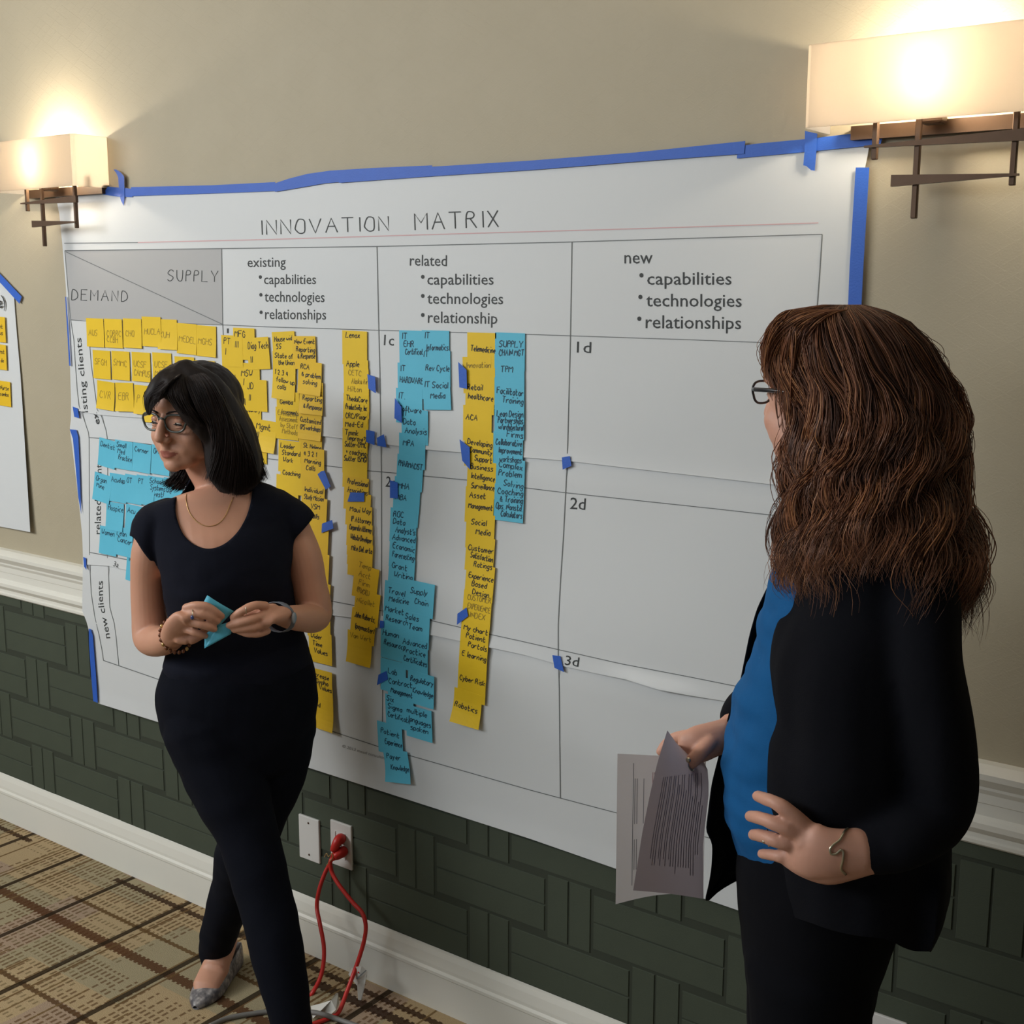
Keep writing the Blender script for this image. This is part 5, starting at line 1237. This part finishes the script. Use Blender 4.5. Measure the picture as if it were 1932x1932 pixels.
parts.append(rounded(catmull([H2((0, -.020, -.030)), H2((0, -.024, -.075)), nk.lerp(H2((0, -.03, -.09)), .5), nk, W(1610, 1030, .03)], 4), [(.056, .056)]*17, B.r, 24))
parts += [B.rows(TOR2, 40, 4, 0.010), B.rows(PEL2, 36, 4, 0.012), B.limb(LG_N, 22, 4, .010), B.limb(LG_F, 22, 4, .010), B.limb(AR_N, 22, 4, .004), B.limb(AR_F, 22, 4, .002)]
# left hand spread on the hip
parts += [B.limb([(1622, 1606, -.215, 45, .025), (1592, 1609, -.222, 47, .020), (1560, 1610, -.226, 52, .018), (1532, 1604, -.224, 56, .017), (1514, 1592, -.216, 48, .015)], 22, 4),
          B.limb([(1672, 1606, -.203, 36, .024), (1632, 1618, -.211, 33, .023), (1595, 1630, -.213, 32, .021), (1560, 1638, -.214, 31, .020), (1520, 1626, -.210, 30, .018), (1490, 1612, -.203, 26, .014)], 18, 4)]
parts += hand(B, None, [(1560, 1600, -.225, 30, .016), (1520, 1590, -.222, 30, .015)],
    [[(1524, 1562, -.218), (1496, 1537, -.223), (1466, 1516, -.220), (1446, 1508, -.206), (1430, 1502, -.184)], [(1504, 1574, -.222), (1476, 1560, -.226), (1448, 1548, -.218), (1428, 1542, -.200), (1416, 1540, -.176)],
     [(1500, 1596, -.216), (1474, 1589, -.222), (1448, 1580, -.212), (1432, 1576, -.196), (1422, 1575, -.174)], [(1502, 1620, -.206), (1478, 1617, -.208), (1456, 1613, -.198), (1438, 1611, -.180)]],
    None, 0.0103)
# right hand pinching the papers
parts += hand(B, None, [(1366, 1388, .058, 32, .021), (1342, 1396, .044, 34, .020), (1318, 1404, .036, 36, .019), (1300, 1408, .034, 32, .016)],
    [[(1296, 1388, .044), (1276, 1392, .056), (1258, 1404, .062), (1247, 1418, .060)], [(1300, 1404, .048), (1282, 1416, .064), (1270, 1436, .068), (1262, 1452, .066)], [(1306, 1418, .048), (1292, 1436, .064), (1284, 1456, .066)], [(1316, 1428, .044), (1306, 1446, .058), (1300, 1462, .060)]],
    [(1338, 1400, .026), (1322, 1420, .012), (1306, 1436, .008), (1290, 1450, .010), (1277, 1461, .014)])
for tx, ty, tv in ((1512, 2475, -.05), (1496, 2432, .10)):
    q = W(tx, ty, tv); fd = (-B.r*0.95+B.n*0.3).normalized(); q = Vector((q.x, q.y, .07))
    parts.append(rounded(catmull([q+Vector((0, 0, .05)), q, q+fd*.07+Vector((0, 0, -.035)), q+fd*.15+Vector((0, 0, -.052))], 4), [(.030, .030)]*4+[(.030, .032)]*5+[(.026, .018)]*4, B.n, 16))
    st = shoe(Vector((q.x, q.y, 0))+fd*.18, Vector((q.x, q.y, 0))-fd*.055, M_PANT2, pb)
bd2 = fuse('body', parts, M_SKIN2, 0.0026, 5, pb, 0.5, [M_SKIN2, M_LIP])
paint_lips(bd2, H2)
soften_face(bd2, H2, 12)
mouth_line(H2, pb)
for s_ in (-1, 1):
    c = H2((s_*.031, .0760, .002)); vs, fs = ell(c, (.0092, .0092, .0092), None, 16); e_ = mesh_obj('eye', vs, fs, M_EYE, pb, True)
    vs, fs = ell(H2((s_*.031, .0838, .001)), (.0036, .0036, .0036), None, 12); mesh_obj('iris', vs, fs, M_IRIS, e_, True)
glasses(pb, H2, M_FRAME2, 0.0255, 0.0165, 0.0975, 0.004, 0.005, 0.0017)
# blue shirt
fuse('shirt', [B.rows(TOR2[1:], 48, 5, 0.0)], M_BLUE, 0.005, 4, pb, 0.5, deform=folds(0.010, 2.2, 8, 16))
fuse('trousers', [B.rows(PEL2, 40, 4, -0.001), B.limb(LG_N, 26, 4, -.001), B.limb(LG_F, 26, 4, -.001)], M_PANT2, 0.006, 4, pb, 0.5, deform=folds(0.005, 5.2, 6, 8))
# jacket: near side body, sleeves, hanging front panels
JK = [(1010, 1555, 1690, .0, .09), (1045, 1520, 1745, -.01, .125), (1085, 1502, 1768, -.015, .150), (1110, 1498, 1772, -.02, .160), (1150, 1489, 1770, -.025, .168), (1180, 1474, 1765, -.03, .172), (1232, 1449, 1758, -.035, .176), (1282, 1447, 1756, -.035, .178), (1338, 1452, 1756, -.035, .178),
      (1378, 1438, 1758, -.035, .180), (1413, 1430, 1760, -.035, .182), (1490, 1427, 1768, -.028, .168), (1560, 1440, 1776, -.022, .162), (1620, 1450, 1780, -.022, .164), (1680, 1470, 1772, -.022, .168), (1730, 1500, 1758, -.02, .168), (1775, 1560, 1742, -.02, .16)]
SLN = [(1712, 1066, -.10, 66, .060), (1733, 1130, -.14, 68, .060), (1742, 1240, -.165, 66, .056), (1758, 1340, -.165, 66, .054), (1768, 1430, -.155, 70, .056), (1768, 1490, -.15, 72, .056), (1745, 1540, -.165, 72, .052), (1708, 1572, -.190, 66, .046), (1672, 1592, -.203, 58, .040), (1656, 1600, -.208, 52, .034)]
SLF = [(1570, 1070, .15, 60, .055), (1525, 1170, .19, 60, .052), (1478, 1280, .19, 58, .050), (1440, 1330, .155, 54, .046), (1402, 1355, .11, 46, .040)]
jk = fuse('jacket', [B.rows(JK, 48, 4), B.limb(SLN, 28, 5), B.limb(SLF, 24, 4),
    B.limb([(1760, 1600, -.06, 34, .10), (1755, 1680, -.04, 30, .12), (1736, 1740, -.03, 20, .12), (1722, 1780, -.02, 12, .10)], 24, 4)], M_JACK, 0.006, 5, pb, 0.5, deform=folds(0.011, 1.2, 9.0, 2.0))
HEM = [(1400, 1690), (1470, 1720), (1560, 1752), (1640, 1772), (1680, 1772), (1700, 1786), (1728, 1795), (1760, 1795), (1800, 1700)]
cut(jk, lambda c, n: (lambda p: p[1] > interp(p[0], HEM))(project(c)))
def drape(name, rows, m_, thick=0.004, par=pb, nx=8, ny=40):
    """rows: (py, [(px, v), ...]) hanging cloth panel"""
    ys = [r[0] for r in rows]; vs, fs = [], []
    for j in range(ny+1):
        y = ys[0]+(ys[-1]-ys[0])*j/ny
        k = max(i for i in range(len(ys)) if ys[i] <= y+1e-6); k = min(k, len(ys)-2); t = (y-ys[k])/(ys[k+1]-ys[k])
        ra, rb = rows[k][1], rows[k+1][1]
        line = [(a[0]+(b_[0]-a[0])*t, a[1]+(b_[1]-a[1])*t) for a, b_ in zip(ra, rb)]
        for i in range(nx+1):
            u = i/nx*(len(line)-1); q = min(int(u), len(line)-2); w = u-q
            px = line[q][0]+(line[q+1][0]-line[q][0])*w; v = line[q][1]+(line[q+1][1]-line[q][1])*w
            vs.append(B.W(px, y, v+0.006*math.sin(i*1.7+y*0.01)))
    for j in range(ny):
        for i in range(nx):
            a = j*(nx+1)+i; fs.append((a, a+1, a+nx+2, a+nx+1))
    o = mesh_obj(name, vs, fs, m_, par, True); md = o.modifiers.new('t', 'SOLIDIFY'); md.thickness = thick; md.offset = 0
    s_ = o.modifiers.new('s', 'SUBSURF'); s_.levels = 1; s_.render_levels = 1
    return o
drape('jacket_front', [(1050, [(1480, .06), (1500, .10), (1530, .13)]), (1100, [(1452, .06), (1475, .10), (1520, .15)]), (1150, [(1428, .06), (1450, .10), (1510, .16)]), (1200, [(1414, .06), (1436, .10), (1500, .17)]), (1250, [(1404, .06), (1426, .10), (1490, .17)]), (1300, [(1394, .055), (1414, .10), (1480, .17)]),
    (1340, [(1377, .05), (1398, .10), (1470, .17)]), (1400, [(1363, .05), (1385, .10), (1460, .18)]), (1480, [(1342, .05), (1372, .11), (1455, .18)]), (1576, [(1330, .06), (1368, .12), (1455, .19)]), (1588, [(1345, .06), (1376, .12), (1455, .19)]), (1640, [(1342, .06), (1378, .12), (1440, .18)]), (1660, [(1339, .06), (1366, .11), (1392, .15)]), (1674, [(1337, .06), (1350, .085), (1368, .11)]), (1686, [(1334, .06), (1341, .07), (1348, .08)]), (1700, [(1331, .06), (1334, .062), (1337, .066)])], M_JACK)
# hair
HR = [(574, 1560, 1625, .03, .030), (584, 1500, 1662, .03, .070), (606, 1466, 1706, .03, .096), (650, 1450, 1748, .03, .112), (700, 1456, 1776, .03, .120), (735, 1474, 1796, .03, .124), (790, 1490, 1812, .03, .130), (860, 1494, 1812, .02, .135),
      (905, 1490, 1800, .0, .140), (960, 1488, 1816, -.01, .150), (1020, 1480, 1832, -.02, .165), (1060, 1476, 1840, -.025, .180), (1100, 1480, 1842, -.03, .19), (1150, 1500, 1836, -.03, .19)]
def hr(y):
    ys = [r[0] for r in HR]; k = 0
    while k < len(HR)-2 and y > ys[k+1]: k += 1
    t = min(1.2, max(0, (y-ys[k])/(ys[k+1]-ys[k]))); return [a+(b_-a)*t for a, b_ in zip(HR[k], HR[k+1])]
core = [(y+10, L+26, R_-34, v, rb*0.82) for y, L, R_, v, rb in HR[1:-3]]
fuse('hair', [B.rows(core, 40, 4, 0.0, 0.25)], M_HAIR2[3], 0.006, 5, pb, 0.5, deform=folds(0.008, 4.4, 22, 9))
paths, rads, mi = [], [], []
rnd = random.Random(21)
def hair_end(ph):
    """lowest row reached by a strand at angle ph (0 = right in the picture, -90 deg = towards the camera)"""
    c, s_ = math.cos(ph), math.sin(ph)
    if c < -.7: return 1125
    if c > .45: return 1165
    return 1050 + 40*abs(c)
NS_ = 9000
for k in range(NS_):
    ph = rnd.uniform(0, 2*math.pi)
    if math.sin(ph) > 0.35 and rnd.random() < .75: continue       # far side, hardly seen
    lock = math.floor(ph*11+.0)/11.0; rho = rnd.uniform(.86, 1.02) if rnd.random() < .93 else rnd.uniform(1.02, 1.10)
    y0 = rnd.choice((575, 575, 580, 590, 610, 650, 700, 780)); y1 = min(hair_end(ph)+rnd.gauss(0, 22), y0+rnd.uniform(260, 620))
    n = 30; fl_ = (lock*7.31) % 1.0; a1, f1, p1 = (.007+.014*((lock*3.7) % 1.0))*rnd.uniform(.8, 1.1), .020+.020*fl_, lock*37.0+rnd.uniform(-.4, .4)
    P = []; dr = rnd.gauss(0, .05); tw = rnd.gauss(0, .14)
    for i in range(n):
        t = i/(n-1); y = y0+(y1-y0)*t; g = hr(y); cx = (g[1]+g[2])/2; ra = (g[2]-g[1])/2
        ang = ph+tw*t+.05*math.sin(y*.02+lock*11); wv = a1*min(1, max(0, (y-680)/180.0))
        rr = rho*(1+dr*t*0.3)
        p = B.W(cx+ra*rr*math.cos(ang), y, g[3]+g[4]*rr*math.sin(ang))
        p = p + B.r*(wv*math.sin(y*f1+p1)) + B.n*(wv*math.cos(y*f1+p1)) + Vector((0, 0, .25*wv*math.sin(y*f1*1.7+p1)))
        P.append(tuple(p))
    paths.append(P); rads.append(rnd.uniform(.0004, .00095)); q = (math.sin(lock*23.7)+1)/2
    mi.append(rnd.choice((0, 0, 1, 2)) if q > .55 else rnd.choice((1, 1, 3, 0)) if q > .25 else rnd.choice((3, 1, 1)))
# loose wisps at the edges
for k in range(520):
    left = rnd.random() < .45; y0 = rnd.uniform(600, 1000) if not left else rnd.uniform(585, 1060); g = hr(y0); x = g[1] if left else g[2]; L_ = rnd.uniform(60, 190); sg = -1 if left else 1; a_ = rnd.uniform(6, 34); f_ = rnd.uniform(.02, .06); p_ = rnd.uniform(0, 6)
    P = []
    for i in range(18):
        t = i/17; y = y0+L_*t; g = hr(min(y, 1150)); xb = g[1] if left else g[2]
        P.append(tuple(B.W(xb+sg*(-10+a_*math.sin(math.pi*min(1, t*1.05)))+4*math.sin(y*f_+p_), y, g[3]+.02*math.sin(p_))))
    paths.append(P); rads.append(rnd.uniform(.0003, .0006)); mi.append(rnd.choice((0, 1, 2)))
for k in range(950):  # fringe over the brow and temple
    x0 = rnd.uniform(1490, 1600); P = []
    x1 = rnd.uniform(1440, 1500); y1 = rnd.uniform(680, 722) if x1 < 1466 else (rnd.uniform(725, 778) if x1 < 1488 else rnd.uniform(740, 880)); b_ = rnd.uniform(.0, .07)
    for i in range(18):
        t = i/17; e = t**.8
        P.append(tuple(B.W(x0+(x1-x0)*math.sin(e*1.45)/math.sin(1.45)-10*math.sin(math.pi*e)*(x1 < 1462), 584+(y1-584)*t**1.35, -.02-.055*math.sin(math.pi*min(1, t+.15))+b_*t)))
    paths.append(P); rads.append(rnd.uniform(.0004, .0009)); mi.append(rnd.choice((0, 0, 1, 2)))
ribbons('hair_strands', paths, rads, M_HAIR2, mi, pb)
# jewellery of the second woman
bv2 = bvh_of(bd2)
def onskin(px, py, lift):
    p = bvh_hit(CAM, ray(px, py).normalized(), lift, bv2); return p
br = [onskin(x, y, .0022) for x, y in c2([(1606, 1560), (1594, 1568), (1585, 1584), (1572, 1594), (1566, 1602), (1568, 1611), (1577, 1611), (1586, 1604), (1591, 1608), (1590, 1624), (1587, 1640), (1596, 1650)], 4)]
br = [p for p in br if p is not None]
if len(br) > 4:
    vs, fs = tube(br, .0016, 8); mesh_obj('wavy_bangle', vs, fs, M_SILVER, pb, True)
def loop_at(px, py, v, rx, rd, thick, par, name, tilt=0.3):
    c = B.W(px, py, v); a = (B.r*math.sin(tilt)+Vector((0, 0, 1))*math.cos(tilt)); P = [c+a*rx*math.cos(t)+B.n*rd*math.sin(t) for t in [2*math.pi*k/20 for k in range(20)]]
    vs, fs = tube(P+[P[0], P[1]], thick, 6, False); return mesh_obj(name, vs, fs, M_SILVER, par, True)
r1 = loop_at(1449, 1581, -.205, .0100, .0100, .0011, pb, 'finger_ring', -.2)
for dx in (-5, 0, 5):
    vs, fs = ell(B.W(1446+dx, 1588, -.2185), (.0024, .0022, .0024), None, 10); mesh_obj('ring_stone', vs, fs, M_SILVER, r1, True)
r2 = loop_at(1300, 1440, .009, .0118, .0118, .0013, pb, 'thumb_ring', -.6); vs, fs = ell(B.W(1298.5, 1434, -.004), (.004, .003, .004), None, 12); mesh_obj('ring_stone', vs, fs, M_SILVER, r2, True)
# papers in her right hand
M_SHEET = mat('white_sheet_paper', srgb((228,224,226)), 0.6, 0.01, 5); M_SHEET.node_tree.nodes['Principled BSDF'].inputs['Transmission Weight'].default_value = 0.0
def paper_mat(m_, k):
    nt = m_.node_tree; b = nt.nodes['Principled BSDF']; out = nt.nodes['Material Output']; src = b.inputs['Base Color'].links[0].from_socket
    tr = nt.nodes.new('ShaderNodeBsdfTranslucent'); mx = nt.nodes.new('ShaderNodeMixShader'); mx.inputs[0].default_value = k
    nt.links.new(src, tr.inputs[0]); nt.links.new(b.outputs[0], mx.inputs[1]); nt.links.new(tr.outputs[0], mx.inputs[2]); nt.links.new(mx.outputs[0], out.inputs[0])
M_SHTXT = mat('grey_sheet_print', srgb((120,120,126)), 0.6, 0.02); M_SHRED = mat('pale_red_print', srgb((176,130,132)), 0.6, 0.02)
M_SH2 = mat('shade_toned_sheet_paper', srgb((172,162,168)), 0.6, 0.03, 14)  # white paper on its shadowed side: the shade is mixed into this grey
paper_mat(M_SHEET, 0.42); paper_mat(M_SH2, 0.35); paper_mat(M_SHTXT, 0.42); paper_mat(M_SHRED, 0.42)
def sheetpx(fn, nx, ny, m_, name, parent=None, thick=0):
    """fn(u,v) -> (px,py,depth)"""
    vs = [B.W(*fn(i/nx, j/ny)) for j in range(ny+1) for i in range(nx+1)]; fs = [(j*(nx+1)+i, (j+1)*(nx+1)+i, (j+1)*(nx+1)+i+1, j*(nx+1)+i+1) for j in range(ny) for i in range(nx)]
    o = mesh_obj(name, vs, fs, m_, parent, True)
    if thick: md = o.modifiers.new('t', 'SOLIDIFY'); md.thickness = thick
    return o
def f1(u, v):   # rear, white sheet facing the room
    x = 1165+(1332-1165)*u - 3.5*v*(1-u) - 5*v*u; yt = 1422+8*u; yb = 1706-10*u-26*math.sin(math.pi*u)*.4-9*u*u
    return (x, yt+(yb-yt)*v, .035+.030*u+.006*math.sin(math.pi*u))
s1_ = sheetpx(f1, 14, 10, M_SHEET, 'paper_sheet'); tag(s1_, 'white printed paper sheet behind the grey one in the auburn haired woman\'s hand', 'paper')
LF = [(1259, 1378), (1240, 1440), (1226, 1500), (1212, 1570), (1201, 1640), (1194.5, 1680)]
def f2_(u, v):
    xl = interp(1378+(1680-1378)*v, [(y, x) for x, y in LF]); yl = 1378+(1680-1378)*v
    xr = interp(v, [(0, 1282), (0.15, 1312), (.25, 1334), (.4, 1338), (.7, 1326), (1, 1327.5)]); yr = interp(v, [(0, 1410), (.15, 1425), (.25, 1440), (1, 1696)])
    k = math.sin(math.pi*u)
    return (xl+(xr-xl)*u, yl+(yr-yl)*u-2*k*v, -.062+.085*u+.030*(u*u)-.012*k)
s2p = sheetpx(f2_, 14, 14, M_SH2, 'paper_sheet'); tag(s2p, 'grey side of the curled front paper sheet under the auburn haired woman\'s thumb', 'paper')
for lo, hi, mm, lst in ((.06, .9, M_SHTXT, [.18, .20, .225, .30]), (.12, .72, M_SHRED, [.40, .42])):
    b_ = MB()
    for u in lst:
        q = [B.W(f1(u+dx, lo+(hi-lo)*t)[0], f1(u+dx, lo+(hi-lo)*t)[1], f1(u+dx, lo)[2]-.0015) for t in [k/8 for k in range(9)] for dx in (0, .007)]
        b_.add(q, [(2*k, 2*k+1, 2*k+3, 2*k+2) for k in range(8)] if mm is M_SHRED or u < .19 else [(2*k, 2*k+1, 2*k+3, 2*k+2) for k in (1, 2, 3, 5, 6)])
    b_.build('printed_line', mm, s1_)
M_SH3 = mat('darker_show_through_print', srgb((138,130,138)), 0.6, 0.05); paper_mat(M_SH3, 0.35)
b_ = MB()
for u in (.18, .215, .25, .30, .33, .38, .41, .46, .49, .53, .57, .61, .65, .69, .73, .77, .80, .84, .87, .91):
    lo = .18+.3*max(0, u-.3)*((int(u*50) % 3) == 0)+.12; hi = .88-.04*((int(u*100)) % 4)
    q = [B.W(f2_(u+dx, lo+(hi-lo)*t)[0], f2_(u+dx, lo+(hi-lo)*t)[1], f2_(u+dx, lo)[2]-.0016) for t in [k/10 for k in range(11)] for dx in (0, .012)]
    b_.add(q, [(2*k, 2*k+1, 2*k+3, 2*k+2) for k in range(10)])
b_.build('printed_line', M_SH3, s2p)
